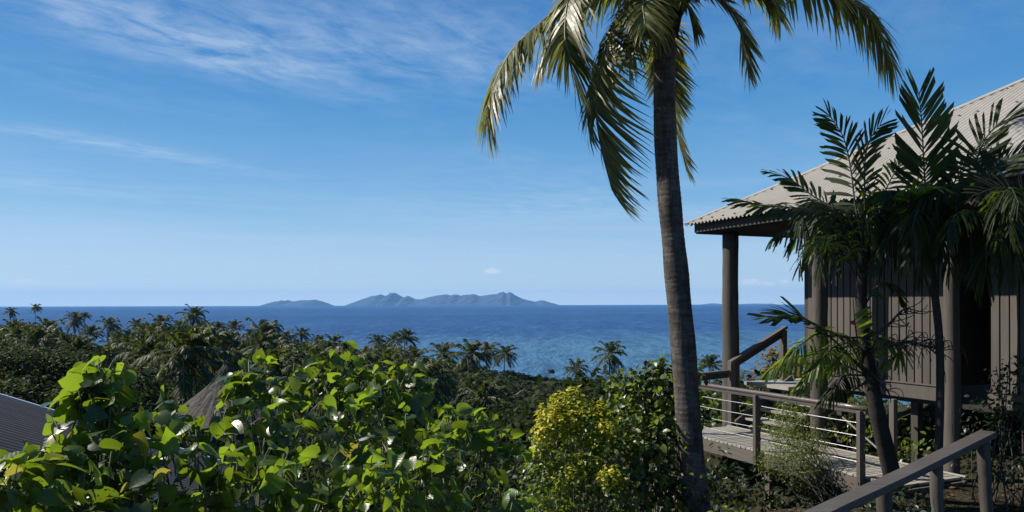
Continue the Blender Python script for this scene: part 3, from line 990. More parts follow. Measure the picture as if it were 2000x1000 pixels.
for s_ in (-10.7, -8.93, -7.05):
    bar('railing_post', W(s_, RN - 0.02, DZ - 0.2), W(s_, RN - 0.02, RZ - 0.03), 0.06, 0.10, M['rail'], walk, up=DN)
m2 = MB()
m2.tube([W(s_, RN, RZ) for s_ in np.linspace(-10.9, -6.95, 12)], 0.034, 14)
m2.build('handrail', M['tube_rail'], walk, smooth=True)
bar('rail_batten', W(-10.9, RN, RZ - 0.052), W(-6.98, RN, RZ - 0.052), 0.03, 0.045, M['rail'], walk)
for i_ in range(4):
    z_ = RZ - 0.19 - i_ * 0.165
    m2 = MB()
    m2.tube([W(s_, RN, z_ - 0.006 * math.sin(math.pi * ((s_ + 10.9) / 1.97 % 1))) for s_ in np.linspace(-10.9, -7.0, 25)], 0.0055, 6)
    m2.build('cable', M['steel'], walk, smooth=True)
bar('brace', W(-8.42, N1 + 0.02, DZ + 0.5), W(-7.62, N1 + 0.02, DZ + 0.03), 0.018, 0.018, M['plank'], walk, 0.002)
for s_ in (-7.55,):
    bar('railing_post', W(s_, N1 + 0.03, DZ - 0.2), W(s_, N1 + 0.03, RZ + 0.0), 0.08, 0.08, M['rail'], walk, up=DN)
m2 = MB()
for s_ in (-10.7, -8.93, -7.05):
    for z_ in (DZ - 0.07, DZ - 0.15):
        q0 = W(s_, RN - 0.071, z_)
        m2.tube([q0, q0 - DN * 0.012], 0.011, 8)
m2.build('bolts', M['screw'], walk, kind='stuff')
# the end rail of flat board
bar('end_rail', W(-10.9, 8.08, -1.255), W(-10.9, 9.12, -1.205), 0.12, 0.04, M['rail'], walk)
bar('end_rail_batten', W(-10.9, 8.08, -1.33), W(-10.9, 9.12, -1.28), 0.035, 0.09, M['trim'], walk)

stairs = thing('stairs', 'short timber stairs climbing from the walkway to the villa landing', 'stairs', W(-10.3, 9.6, -2.3))
SA, SB = -10.75, -9.5
for i_ in range(4):
    z_ = DZ + 0.155 * (i_ + 1)
    bar('tread', W(SA + 0.05, 9.33 + i_ * 0.27 + 0.13, z_), W(SB - 0.05, 9.33 + i_ * 0.27 + 0.13, z_), 0.28, 0.04, M['plank'], stairs)
for s_ in (SA, SB):
    bar('stringer', W(s_, 9.2, DZ + 0.02), W(s_, 10.5, DZ + 0.77), 0.05, 0.25, M['rail'], stairs)
bar('newel_post', W(-10.9, 9.19, DZ - 0.2), W(-10.9, 9.19, -1.06), 0.10, 0.10, M['rail'], stairs, up=DN)
bar('newel_post', W(-10.9, 10.40, -1.7), W(-10.9, 10.40, -0.50), 0.10, 0.10, M['rail'], stairs, up=DN)
bar('stair_rail', W(-10.9, 9.15, -1.06), W(-10.9, 10.46, -0.44), 0.11, 0.05, M['rail'], stairs)
bar('stair_rail_batten', W(-10.9, 9.2, -1.13), W(-10.9, 10.42, -0.55), 0.04, 0.11, M['trim'], stairs)

# nearer railing on the path
prail = thing('path_railing', 'weathered flat topped wooden railing on round posts beside the path', 'railing', (3.0, 5.4, EYE - 2.3))
pr = [Vector((1.15, 3.90, EYE - 1.275)), Vector((1.79, 4.45, EYE - 1.205)), Vector((2.50, 5.03, EYE - 1.145)), Vector((3.08, 5.50, EYE - 1.085)), Vector((3.74, 6.04, EYE - 1.018))]
m2 = MB()
pp = curve(pr, 40)
Tn = unit(np.gradient(pp, axis=0))
sd = unit(np.cross(Tn, np.array([0, 0, 1.0])))
hw, th = 0.064, 0.036
Vv = np.stack([pp + sd * hw, pp + sd * (hw - 0.006) + [0, 0, 0.008], pp - sd * (hw - 0.006) + [0, 0, 0.008], pp - sd * hw, pp - sd * hw - [0, 0, th], pp + sd * hw - [0, 0, th]], axis=1)
k = len(pp)
fa = []
for a in range(k - 1):
    for b in range(6):
        fa.append((a * 6 + b, a * 6 + (b + 1) % 6, (a + 1) * 6 + (b + 1) % 6, (a + 1) * 6 + b))
m2.add(Vv.reshape(-1, 3) , fa)
m2.Fc += [np.array([[0, 1, 2], [0, 2, 3], [0, 3, 4], [0, 4, 5]]), np.array([[0, 2, 1], [0, 3, 2], [0, 4, 3], [0, 5, 4]]) + (k - 1) * 6]
m2.M += [np.zeros(4, dtype=np.int32)] * 2
m2.build('rail_board', M['rail'], prail)
for q, r_ in ((Vector((3.62, 5.90, 0)), 0.046), (Vector((2.44, 5.06, 0)), 0.048), (Vector((3.0, 5.44, 0)), 0.042), (Vector((1.3, 4.0, 0)), 0.046)):
    zt = np.interp(q.x, [p_.x for p_ in pr], [p_.z for p_ in pr]) - 0.046
    log('post', (q.x + 0.06, q.y, EYE - 2.5), (q.x, q.y, zt), r_, M['post'], prail, seed=int(q.x * 10), n=14)

# ------------------------------------------------------------------ roofs of neighbours on the left
bung = thing('bungalow', 'low grey corrugated metal roof of a bungalow beside the vine', 'bungalow', P(20, 900, 9) - Vector((0, 0, 1.6)))
A, B = P(-110, 739, 9.0), P(118, 808, 9.6)
gv = Vector((B.x - A.x, B.y - A.y, 0))
fall = (A.z - B.z) / gv.length
gv.normalize()
rv = Vector((gv.y, -gv.x, 0))                  # along the ridge, towards the camera
RL, RB, RD = 3.1, 0.55, 3.9                    # length downslope beyond A, ridge behind A, depth along the ridge
ridge0 = A - gv * RB + Vector((0, 0, RB * fall))
slopes = []
for sg in (1, -1):
    m2 = MB()
    k, q = 320, 10
    V = []
    for i_ in range(q):
        for j_ in range(k):
            d_, t_ = (RL + RB) * i_ / (q - 1), RD * j_ / (k - 1)
            V.append(ridge0 + gv * (sg * d_) + rv * t_ + Vector((0, 0, -d_ * fall + 0.016 * math.sin(t_ / 0.15 * 2 * math.pi))))
    a = np.arange(q - 1)[:, None] * k
    b = np.arange(k - 1)[None, :]
    m2.add(np.array([tuple(v) for v in V]), np.stack([a + b, a + b + 1, a + k + b + 1, a + k + b], axis=-1).reshape(-1, 4))
    slopes.append(m2.build('roof', M['grey_roofing'], bung, smooth=True))
    e0, e1 = ridge0 + Vector((0, 0, 0.022)) - rv * 0.02, ridge0 + gv * (sg * (RL + RB)) + Vector((0, 0, -(RL + RB) * fall + 0.022)) - rv * 0.02
    bar('flashing', e0, e1, 0.07, 0.03, M['pale_flash'], slopes[-1])
bar('ridge_capping', ridge0 + Vector((0, 0, 0.02)), ridge0 + rv * RD + Vector((0, 0, 0.02)), 0.22, 0.03, M['grey_roofing'], slopes[0])
m2 = MB()
for row in (0.75, 1.9, 3.0):
    for j_ in range(25):
        p_ = ridge0 + gv * row + rv * (0.0375 + j_ * 0.15) + Vector((0, 0, -row * fall + 0.016))
        m2.box(p_, gv * 0.016, rv * 0.016, Vector((0, 0, 0.012)))
m2.build('screws', M['screw'], slopes[0], kind='stuff')
# walls with gable ends under the two slopes
m2 = MB()
hw_, wz = RL + RB - 0.35, 2.6
zt = -(RL + RB - 0.35) * fall - 0.05
for t_ in (0.15, RD - 0.15):
    c0 = ridge0 + rv * t_
    m2.add([c0 - gv * hw_ + Vector((0, 0, zt)), c0 + gv * hw_ + Vector((0, 0, zt)), c0 + gv * hw_ + Vector((0, 0, -wz)), c0 - gv * hw_ + Vector((0, 0, -wz)), c0 + Vector((0, 0, -0.05))], [(0, 3, 2, 1)])
    m2.Fc.append(np.array([[0, 1, 4]]) + m2.n - 5)
    m2.M.append(np.zeros(1, dtype=np.int32))
for sg in (1, -1):
    c0 = ridge0 + gv * (sg * hw_)
    m2.add([c0 + rv * 0.15 + Vector((0, 0, zt)), c0 + rv * (RD - 0.15) + Vector((0, 0, zt)), c0 + rv * (RD - 0.15) + Vector((0, 0, -wz)), c0 + rv * 0.15 + Vector((0, 0, -wz))], [(0, 1, 2, 3)])
m2.build('wall', M['dark'], bung)

bure = thing('thatched_hut', 'grey thatched peak of a hut showing above the vine', 'hut', P(440, 900, 24) - Vector((0, 0, 1)))
apex = P(441, 706, 24)
m2 = MB()
pr_ = [(0.0, 0.02), (0.06, 0.07), (0.25, 0.14), (0.55, 0.34), (0.85, 0.66), (1.2, 1.1), (1.7, 1.8)]
ns = 64
V = []
for k_, (dz_, r_) in enumerate(pr_):
    for j_ in range(ns):
        th_ = j_ * 2 * math.pi / ns
        rr_ = r_ * (1 + 0.04 * random.uniform(-1, 1))
        V.append((apex.x + rr_ * math.cos(th_), apex.y + rr_ * math.sin(th_), apex.z - dz_ + 0.03 * random.uniform(-1, 1)))
fa = [(a * ns + b, a * ns + (b + 1) % ns, (a + 1) * ns + (b + 1) % ns, (a + 1) * ns + b) for a in range(len(pr_) - 1) for b in range(ns)]
m2.add(V, fa)
m2.build('roof', M['thatch'], bure)
m2 = MB()
g = np.random.default_rng(5)
for _ in range(900):
    i_ = g.integers(1, len(pr_) - 1)
    th_ = g.uniform(0, 6.28)
    f = g.random()
    dz_ = pr_[i_][0] * (1 - f) + pr_[i_ + 1][0] * f
    r_ = pr_[i_][1] * (1 - f) + pr_[i_ + 1][1] * f
    p_ = np.array([apex.x + r_ * math.cos(th_), apex.y + r_ * math.sin(th_), apex.z - dz_])
    o_ = np.array([math.cos(th_), math.sin(th_), 0])
    tn = np.array([-math.sin(th_), math.cos(th_), 0])
    e = p_ + o_ * g.uniform(0.1, 0.3) + np.array([0, 0, -g.uniform(0.15, 0.35)])
    m2.add([p_ + tn * 0.012, p_ - tn * 0.012, e], [(0, 1, 2)])
m2.build('straw', M['thatch'], bure, kind='stuff')
m2 = MB()
m2.tube([apex - Vector((0, 0, 4.5)), apex - Vector((0, 0, 2.2))], 1.9, 20)
m2.build('wall', M['dark'], bure)

# ------------------------------------------------------------------ the tall coconut palm in front
g = np.random.default_rng(11)
Yp = 9.2
tp = [P(1386, 1160, Yp), P(1362, 1020, Yp), P(1354, 935, Yp), P(1347, 860, Yp), P(1340, 760, Yp), P(1331, 640, Yp), P(1321, 530, Yp), P(1312, 440, Yp), P(1303, 320, Yp), P(1299, 220, Yp), P(1299, 120, Yp), P(1300, 40, Yp), P(1302, -20, Yp)]
palm = thing('coconut_palm', 'tall close coconut palm whose ringed trunk rises in front of the walkway', 'palm', tp[0])
pp = curve(tp, 420)
h = np.linspace(0, 1, 420)
rad = np.interp(h, [0, 0.2, 0.4, 0.6, 0.85, 0.94, 1], [0.185, 0.150, 0.148, 0.137, 0.128, 0.135, 0.12])
zz = pp[:, 2]
ring = (zz / 0.062 + 0.25 * np.sin(zz * 3.1)) % 1.0
rad = rad + 0.004 * (1 - ring) ** 2 + 0.0025 * np.sin(zz * 7.3) + g.normal(0, 0.0008, 420)
mbt = MB()
mbt.tube(pp, rad, 28)
Vt = mbt.V[0]
ang = np.tile(np.arange(28), 420) * 2 * math.pi / 28
zq = np.repeat(zz, 28)
dent = 0.010 * np.clip(np.sin(ang * 2 + zq * 1.3) * np.sin(zq * 2.9 + ang) - 0.2, 0, 1)
cen = np.repeat(pp, 28, axis=0)
mbt.V[0] = cen + (Vt - cen) * (1 - dent / 0.14)[:, None]
mbt.build('trunk', M['bark'], palm, smooth=True)
cr = P(1302, 5, Yp)


def pfrond(ctrl, nl=70, L=0.75, face=(0, 0, 1), **kw):
    nl, L = int(nl * 1.3), L * 1.12
    fr_mb = MB()
    dr_ = kw.pop('droop', 0.55) * 0.72
    frond(fr_mb, ctrl, nl, L, kw.pop('wd', 0.042), g, rachis=True, rr=(0.026, 0.005), lmi=0, rmi=0, collect=None, droop=dr_, prof=([0, 0.12, 0.4, 0.7, 0.9, 1.0], [0.5, 0.85, 1.0, 0.9, 0.7, 0.5]), **{**dict(seg=4), **kw})
    # rachis and leaflets are separate parts
    le, ra = MB(), MB()
    tube_v, tube_f = fr_mb.V[-2:], fr_mb.Fc[-3:]
    nlv = sum(len(v_) for v_ in fr_mb.V[:-2])
    le.V, le.Fc, le.M, le.n = fr_mb.V[:-2], fr_mb.Fc[:-3], fr_mb.M[:-3], nlv
    ra.V, ra.Fc, ra.M, ra.n = tube_v, [f_ - nlv for f_ in tube_f], fr_mb.M[-3:], 0
    fo = ra.build('frond', M['rachis'], palm, smooth=True)
    le.build('leaflets', M['coco'], fo, kind='stuff')


WIND = (0.18, 0, 0)
# left, long, arching over and hanging down at its end
pfrond([cr, P(1245, -45, 9.1), P(1150, -30, 8.9), P(1068, 36, 8.7), P(1005, 94, 8.6), P(964, 172, 8.5), P(952, 245, 8.5)], 110, 0.66, a1=44, droop=0.9, wind=(0.15, 0, 0), face=(-0.35, -0.3, 1), lift=0.05)
# left, nearer, its end hanging
pfrond([cr, P(1250, -60, 8.9), P(1180, -70, 8.5), P(1120, -20, 8.2), P(1105, 60, 8.1), P(1113, 110, 8.0), P(1128, 170, 8.0)], 80, 0.52, droop=0.8, wind=(0.12, 0, 0), face=(-0.5, -0.6, 0.6))
# front one hanging straight down beside the trunk, blown to the right
pfrond([cr, P(1262, -15, 8.9), P(1215, 36, 8.6), P(1186, 95, 8.5), P(1170, 155, 8.45), P(1165, 215, 8.4), P(1175, 290, 8.4), P(1196, 372, 8.4)], 95, 0.60, droop=0.35, wind=(0.55, 0, 0), face=(-0.9, -0.5, 0.25), a0=62, a1=22)
# short front left one
pfrond([cr, P(1270, -10, 8.7), P(1250, 30, 8.4), P(1238, 75, 8.3), P(1232, 110, 8.3)], 48, 0.45, droop=0.7, wind=(0.1, 0, 0), face=(-0.5, -0.8, 0.4))
pfrond([cr, P(1230, -30, 9.3), P(1160, -10, 9.4), P(1095, 55, 9.4), P(1060, 120, 9.4)], 70, 0.6, droop=0.8, wind=(0.12, 0, 0), face=(-0.4, -0.3, 1))
pfrond([cr, P(1275, -25, 8.5), P(1258, 5, 8.0), P(1262, 55, 7.7)], 44, 0.45, droop=0.6, wind=(0.1, 0, 0), face=(-0.2, -1, 0.4))
pfrond([cr, P(1322, -15, 8.95), P(1345, 15, 8.85), P(1362, 62, 8.85)], 40, 0.34, droop=0.7, face=(0.5, -0.7, 0.5))
pfrond([cr, P(1290, -5, 8.7), P(1284, 30, 8.5), P(1290, 80, 8.5)], 36, 0.34, droop=0.6, face=(-0.1, -1, 0.3))
# behind the trunk, hanging
pfrond([P(1302, 20, 9.5), P(1303, 60, 10.0), P(1300, 110, 10.2), P(1307, 172, 10.3), P(1321, 250, 10.3), P(1342, 335, 10.3)], 80, 0.46, droop=0.15, wind=(0.05, 0, 0), face=(0.1, 1, 0.2), a0=50, a1=22)
# right hanging one
pfrond([cr, P(1350, -30, 9.4), P(1400, -5, 9.3), P(1440, 35, 9.2), P(1456, 85, 9.2), P(1463, 145, 9.2)], 66, 0.46, droop=0.35, face=(0.8, -0.4, 0.5), a0=60, a1=24)
# right long one
pfrond([cr, P(1370, -60, 9.3), P(1480, -65, 9.2), P(1590, -30, 9.2), P(1672, 8, 9.2), P(1715, 62, 9.2), P(1745, 132, 9.2)], 95, 0.60, droop=0.95, wind=(0.05, 0, 0), face=(0.3, -0.2, 1), lift=0.0)
pfrond([cr, P(1350, -45, 9.6), P(1430, -50, 10.0), P(1500, -15, 10.3), P(1525, 40, 10.4)], 60, 0.5, droop=0.8, face=(0.3, 0.2, 1))
# right front short
pfrond([cr, P(1345, -35, 8.9), P(1400, -50, 8.6), P(1470, -30, 8.4), P(1510, 5, 8.4)], 60, 0.45, droop=0.75, face=(0.3, -0.2, 1))
# upper ones outside the picture
for (du, dv, dY) in ((-120, -330, 0.8), (60, -380, -0.4), (180, -300, 0.9), (-260, -240, -0.5), (20, -300, 1.6), (-60, -260, -1.8), (240, -220, -1.0)):
    pfrond([cr, P(1302 + du * 0.4, dv * 0.55, Yp + dY * 0.4), P(1302 + du * 0.85, dv * 0.9, Yp + dY * 0.9), P(1302 + du * 1.5, dv * 0.8, Yp + dY * 1.5)], 50, 0.6, droop=0.5)
# dry hanging strips under the crown
m2 = MB()
for _ in range(60):
    th_ = g.uniform(0, 6.28)
    p0 = np.array(P(1300, g.uniform(30, 110), Yp)) + np.array([math.cos(th_), math.sin(th_), 0]) * 0.15
    o_ = np.array([math.cos(th_) + 0.3, math.sin(th_), 0])
    L_ = g.uniform(0.12, 0.4)
    p1 = p0 + o_ * L_ * 0.5 + np.array([0, 0, -L_ * 0.5])
    p2 = p0 + o_ * L_ * 0.75 + np.array([0, 0, -L_])
    tn = np.array([-math.sin(th_), math.cos(th_), 0]) * g.uniform(0.004, 0.012)
    m2.add([p0 + tn, p0 - tn, p1 - tn, p1 + tn, p2], [(0, 1, 2, 2), (0, 2, 3, 3), (3, 2, 4, 4)] if False else [(0, 1, 2), (0, 2, 3), (3, 2, 4)])
m2.build('dry_strips', M['dry'], palm, kind='stuff')
m2 = MB()
for _ in range(26):
    th_ = g.uniform(0, 6.28)
    o_ = np.array([math.cos(th_), math.sin(th_), 0])
    p0 = np.array(P(1300, 70, Yp)) + o_ * 0.11
    m2.tube([p0, p0 + o_ * 0.05 + [0, 0, 0.22], p0 + o_ * 0.16 + [0, 0, 0.42], p0 + o_ * 0.35 + [0, 0, 0.58]], [0.05, 0.042, 0.034, 0.026], 6)
m2.build('leaf_bases', M['fibre'], palm, smooth=True, kind='stuff')
# ------------------------------------------------------------------ feather palms in front of the villa
def leaflet_objs(coll, mat, parent, lim):
    for v_, q_ in coll[:lim]:
        m3 = MB()
        m3.add(v_, q_)
        m3.build('leaflet', mat, parent)


def feather_palm(label, trunks, fronds, base, seed, singles=300):
    """fronds: (ctrl, pairs, length, width, droop, face, pale, options)"""
    gg = np.random.default_rng(seed)
    root = thing('feather_palm', label, 'palm', base, 'feather palms planted against the villa')
    for tr, r0, r1 in trunks:
        m3 = MB()
        c_ = curve(tr, 80)
        rd = np.linspace(r0, r1, 80) * (1 + 0.05 * ((np.arange(80) % 9) == 0))
        m3.tube(c_, rd, 14)
        m3.build('trunk', M['dark_bark'], root, smooth=True)
    left = singles
    for ctrl, nl, L, wd, dr, fc, pale, opt in fronds:
        m3, coll = MB(), []
        sep_ = opt.pop('sep', False) and left > 0
        kw = dict(seg=4, droop=dr, face=fc, broad=True, lift=0.1, a0=64, a1=20, t0=0.12, rr=(0.014, 0.004), lmi=1, rmi=0, twist=0.18,
                  prof=([0, 0.2, 0.45, 0.75, 1.0], [0.7, 0.95, 1.0, 0.85, 0.55]))
        kw.update(opt)
        frond(m3, ctrl, nl, L, wd, gg, collect=coll, **kw)
        fo = m3.build('frond', M['rachis_dark'], root, smooth=True)
        mat = M['macarthur_pale'] if pale == 1 else M['dry'] if pale == 2 else M['macarthur']
        if sep_:
            leaflet_objs(coll, mat, fo, left)
            left -= len(coll)
        else:
            m4 = MB()
            for v_, q_ in coll:
                m4.add(v_, q_)
            m4.build('leaflets', mat, fo, kind='stuff')
    return root


Yv = 8.9
C1 = lambda *q: [P(u, v, Y) for u, v, Y in q]
UPF = (0, 0, 1)
CAM = (0, -1, 0.15)
fr1 = [
    (C1((1690, 520, Yv), (1640, 430, 9.0), (1560, 408, 9.1), (1500, 404, 9.15), (1440, 392, 9.2)), 31, 0.40, 0.042, 0.35, (-0.2, -0.5, 1), 0, {'sep': True}),
    (C1((1690, 500, Yv), (1640, 420, 9.2), (1585, 382, 9.4), (1545, 352, 9.5), (1508, 339, 9.5)), 28, 0.34, 0.041, 0.2, (-0.3, -0.4, 1), 0, {'sep': True}),
    (C1((1690, 500, Yv), (1672, 410, 9.0), (1662, 330, 9.1), (1648, 270, 9.1), (1620, 226, 9.1)), 31, 0.45, 0.041, 0.2, (-0.8, -0.5, 0.5), 0, {'sep': True}),
    (C1((1692, 500, Yv), (1690, 400, 8.9), (1690, 320, 8.9), (1700, 275, 8.9), (1722, 245, 8.9)), 28, 0.42, 0.041, 0.15, (0.5, -0.6, 0.5), 0, {'sep': True}),
    (C1((1692, 520, Yv), (1740, 440, 8.8), (1770, 395, 8.7), (1800, 370, 8.6)), 26, 0.36, 0.037, 0.5, UPF, 0, {}),
    (C1((1690, 660, Yv), (1650, 660, 8.7), (1600, 640, 8.5), (1550, 618, 8.4), (1500, 622, 8.35)), 26, 0.40, 0.075, 0.12, (-0.3, -0.5, 1), 0, {'sep': True, 'sides': (1, -1)}),
    (C1((1680, 720, Yv), (1674, 670, 8.85), (1669, 625, 8.8), (1666, 580, 8.8)), 16, 0.23, 0.045, 0.05, CAM, 1, {'sep': True, 'a0': 85, 'a1': 60}),
    (C1((1688, 720, Yv), (1640, 690, 8.7), (1580, 695, 8.6), (1535, 705, 8.5), (1508, 722, 8.5)), 30, 0.31, 0.034, 0.6, (-0.2, -0.4, 1), 1, {}),
    (C1((1680, 560, Yv), (1640, 490, 9.2), (1600, 470, 9.6), (1570, 495, 9.8), (1560, 525, 9.8)), 16, 0.3, 0.03, 0.8, UPF, 0, {}),
    (C1((1684, 540, Yv), (1650, 470, 8.6), (1612, 465, 8.5), (1590, 490, 8.5)), 14, 0.28, 0.03, 0.5, UPF, 1, {'skip': 0.3}),
    (C1((1688, 600, Yv), (1715, 560, 8.8), (1740, 560, 8.7), (1765, 590, 8.7)), 18, 0.26, 0.03, 0.5, UPF, 0, {}),
    (C1((1686, 540, Yv), (1684, 470, 8.7), (1690, 430, 8.6), (1710, 470, 8.5)), 14, 0.25, 0.022, 0.9, UPF, 1, {'skip': 0.5}),
    (C1((1692, 510, Yv), (1720, 400, 9.1), (1755, 330, 9.2), (1790, 310, 9.2)), 26, 0.36, 0.037, 0.4, (0.3, -0.4, 1), 0, {}),
    (C1((1692, 520, Yv), (1620, 436, 9.4), (1560, 440, 9.9), (1510, 466, 10.1)), 31, 0.33, 0.029, 0.8, UPF, 0, {}),
    (C1((1692, 520, Yv), (1650, 430, 9.5), (1610, 420, 9.8), (1570, 445, 10.0), (1545, 474, 10.1)), 31, 0.35, 0.029, 0.8, UPF, 0, {}),
]
for (a_, b_, y_) in ((1560, 742, 8.5), (1535, 690, 8.4), (1605, 770, 8.6), (1622, 705, 8.4), (1580, 715, 8.3), (1730, 700, 8.6)):
    fr1.append((C1((1694, 735, Yv), ((1694 + a_) / 2, b_ - 34, (Yv + y_) / 2), (a_ + 30, b_ - 16, y_), (a_, b_ + 12, y_)), 30, 0.24, 0.026, 0.6, (-0.1, -0.5, 1), 1 if b_ < 760 else 0, {}))
for (a_, b_, y_) in ((1600, 470, 9.5), (1640, 490, 9.6), (1725, 490, 8.9), (1755, 470, 8.9), (1575, 440, 9.3), (1665, 450, 9.5), (1700, 440, 9.3), (1610, 500, 9.2)):
    fr1.append((C1((1690, 520, Yv), ((1690 + a_) / 2, 415, (Yv + y_) / 2), (a_, b_ - 40, y_), (a_ - 8, b_ + 30, y_)), 26, 0.34, 0.028, 1.0, UPF, 0, {}))
feather_palm('feather palm with a dark leaning trunk that splays over the walkway rail', [(C1((1752, 985, 9.3), (1738, 915, 9.05), (1714, 815, Yv), (1696, 720, Yv), (1685, 640, Yv), (1682, 570, Yv), (1690, 490, Yv)), 0.108, 0.05)], fr1, P(1752, 985, 9.3), 51)
fr2 = [
    (C1((1812, 470, 8.5), (1808, 380, 8.45), (1805, 320, 8.4), (1801, 240, 8.4), (1796, 182, 8.4)), 27, 0.52, 0.05, 0.02, CAM, 0, {'sep': True, 'a0': 58, 'a1': 20, 't0': 0.2, 'twist': 0.1}),
    (C1((1815, 470, 8.5), (1850, 390, 8.4), (1880, 330, 8.3), (1915, 285, 8.2)), 26, 0.34, 0.037, 0.35, (0.3, -0.4, 1), 0, {}),
    (C1((1815, 480, 8.5), (1780, 400, 8.3), (1750, 375, 8.2), (1715, 385, 8.1)), 26, 0.34, 0.033, 0.6, UPF, 0, {}),
    (C1((1815, 480, 8.5), (1790, 420, 8.2), (1778, 385, 8.1), (1795, 372, 8.0)), 14, 0.3, 0.03, 0.1, (0, -1, 0.5), 1, {'skip': 0.3}),
    (C1((1815, 490, 8.5), (1790, 430, 8.7), (1750, 420, 8.8), (1710, 450, 8.8)), 28, 0.34, 0.029, 0.9, UPF, 0, {}),
    (C1((1815, 490, 8.5), (1830, 420, 8.2), (1850, 410, 8.1), (1880, 440, 8.0), (1890, 480, 8.0)), 28, 0.34, 0.029, 0.9, UPF, 0, {}),
    (C1((1815, 480, 8.5), (1800, 420, 7.9), (1790, 420, 7.6), (1780, 460, 7.5)), 20, 0.34, 0.03, 0.9, UPF, 0, {}),
    (C1((1815, 480, 8.5), (1850, 430, 8.0), (1870, 405, 7.8), (1905, 390, 7.7)), 16, 0.3, 0.028, 0.6, UPF, 2, {'skip': 0.4}),
    (C1((1815, 490, 8.5), (1770, 450, 8.5), (1730, 470, 8.5), (1705, 510, 8.5)), 22, 0.3, 0.03, 1.0, UPF, 0, {}),
    (C1((1815, 500, 8.5), (1800, 440, 8.9), (1770, 400, 9.2), (1740, 400, 9.4)), 28, 0.36, 0.037, 0.5, UPF, 0, {}),
]
for (a_, b_, y_) in ((1760, 480, 8.2), (1795, 510, 8.0), (1850, 500, 8.1), (1880, 470, 8.4), (1830, 450, 7.8), (1740, 440, 8.8), (1865, 420, 8.9), (1905, 440, 8.5)):
    fr2.append((C1((1815, 500, 8.5), ((1815 + a_) / 2, 405, (8.5 + y_) / 2), (a_, b_ - 45, y_), (a_ + 6, b_ + 30, y_)), 26, 0.34, 0.028, 1.0, UPF, 0, {}))
feather_palm('feather palm with one upright fan shaped frond against the roof', [(C1((1830, 1010, 8.4), (1832, 900, 8.4), (1836, 760, 8.4), (1834, 660, 8.4), (1824, 560, 8.45), (1815, 480, 8.5)), 0.044, 0.038)], fr2, P(1830, 1010, 8.4), 52, 60)
fr3 = [
    (C1((1960, 470, 8.0), (1920, 380, 7.9), (1910, 310, 7.9), (1945, 250, 7.8), (2000, 225, 7.7)), 31, 0.42, 0.037, 0.1, (-0.4, -0.5, 1), 0, {'sep': True}),
    (C1((1960, 470, 8.0), (1930, 370, 7.8), (1960, 320, 7.7), (2020, 290, 7.6)), 31, 0.42, 0.037, 0.2, (-0.2, -0.5, 1), 0, {'sep': True}),
    (C1((1960, 470, 8.0), (1900, 390, 7.9), (1850, 365, 7.9), (1800, 390, 7.9), (1780, 430, 7.9)), 33, 0.36, 0.033, 0.8, UPF, 0, {}),
    (C1((1960, 480, 8.0), (1910, 420, 7.6), (1870, 420, 7.4), (1850, 460, 7.3)), 28, 0.34, 0.029, 0.9, UPF, 0, {}),
    (C1((1960, 480, 8.0), (2010, 400, 7.9), (2060, 390, 7.8), (2120, 430, 7.8)), 31, 0.4, 0.033, 0.7, UPF, 0, {}),
    (C1((1960, 480, 8.0), (1960, 390, 7.4), (1975, 370, 7.0), (1990, 400, 6.7)), 31, 0.36, 0.029, 0.7, UPF, 0, {}),
    (C1((2030, 420, 7.6), (1990, 380, 7.4), (1950, 370, 7.3), (1900, 385, 7.2)), 22, 0.30, 0.02, 0.15, (0, -1, 0.4), 2, {'skip': 0.35}),
    (C1((1960, 480, 8.0), (1900, 400, 8.4), (1860, 390, 8.7), (1820, 430, 8.8)), 31, 0.36, 0.033, 0.8, UPF, 0, {}),
    (C1((1960, 480, 8.0), (1990, 420, 8.4), (2020, 360, 8.7), (2060, 330, 8.8)), 31, 0.38, 0.037, 0.5, UPF, 0, {}),
    (C1((1960, 490, 8.0), (1935, 440, 7.9), (1910, 470, 7.8), (1900, 520, 7.8)), 22, 0.3, 0.03, 1.0, UPF, 0, {}),
    (C1((1960, 490, 8.0), (1985, 440, 7.6), (2000, 470, 7.4), (2010, 530, 7.4)), 22, 0.32, 0.03, 1.0, UPF, 0, {}),
]
for (a_, b_, y_) in ((1900, 500, 7.8), (1930, 520, 7.5), (1975, 500, 7.3), (1960, 450, 7.2), (1885, 450, 8.0), (1940, 400, 8.2), (1995, 470, 7.9)):
    fr3.append((C1((1960, 500, 8.0), ((1960 + a_) / 2, 395, (8.0 + y_) / 2), (a_, b_ - 50, y_), (a_ - 6, b_ + 30, y_)), 28, 0.36, 0.028, 1.0, UPF, 0, {}))
feather_palm('feather palm with dry straw coloured fronds under the high end of the roof', [(C1((2120, 1100, 8.0), (2100, 800, 8.0), (2060, 600, 8.0), (1970, 460, 8.0)), 0.05, 0.04)], fr3, P(2120, 1100, 8.0), 53, 60)

# flower stalks: dark branching strings hanging off the leaning palm
gg = np.random.default_rng(9)
fs = thing('flower_stalk', 'dark branching flower stalk arching off the leaning feather palm before the boards', 'flower stalk', P(1700, 690, 8.7))


def stalk(ctrl, n, L, parent, r=0.012, dr=0.7):
    m3 = MB()
    c_ = curve(ctrl, 24)
    m3.tube(c_, np.linspace(r * 1.5, r * 0.6, 24), 7)
    for _ in range(n):
        i_ = gg.integers(5, 24)
        d_ = unit(np.array([gg.normal(0.5, 0.5), gg.normal(0, 0.4), gg.normal(0.15, 0.4)]))
        l_ = L * gg.uniform(0.5, 1.1)
        q0 = c_[i_]
        m3.tube(curve([q0, q0 + d_ * l_ * 0.5, q0 + d_ * l_ * 0.85 - np.array([0, 0, l_ * 0.3 * dr]), q0 + d_ * l_ * 0.95 - np.array([0, 0, l_ * 0.8 * dr])], 8), np.linspace(r * 0.55, r * 0.3, 8), 5)
    return m3.build('stalk', M['stem'], parent, smooth=True)


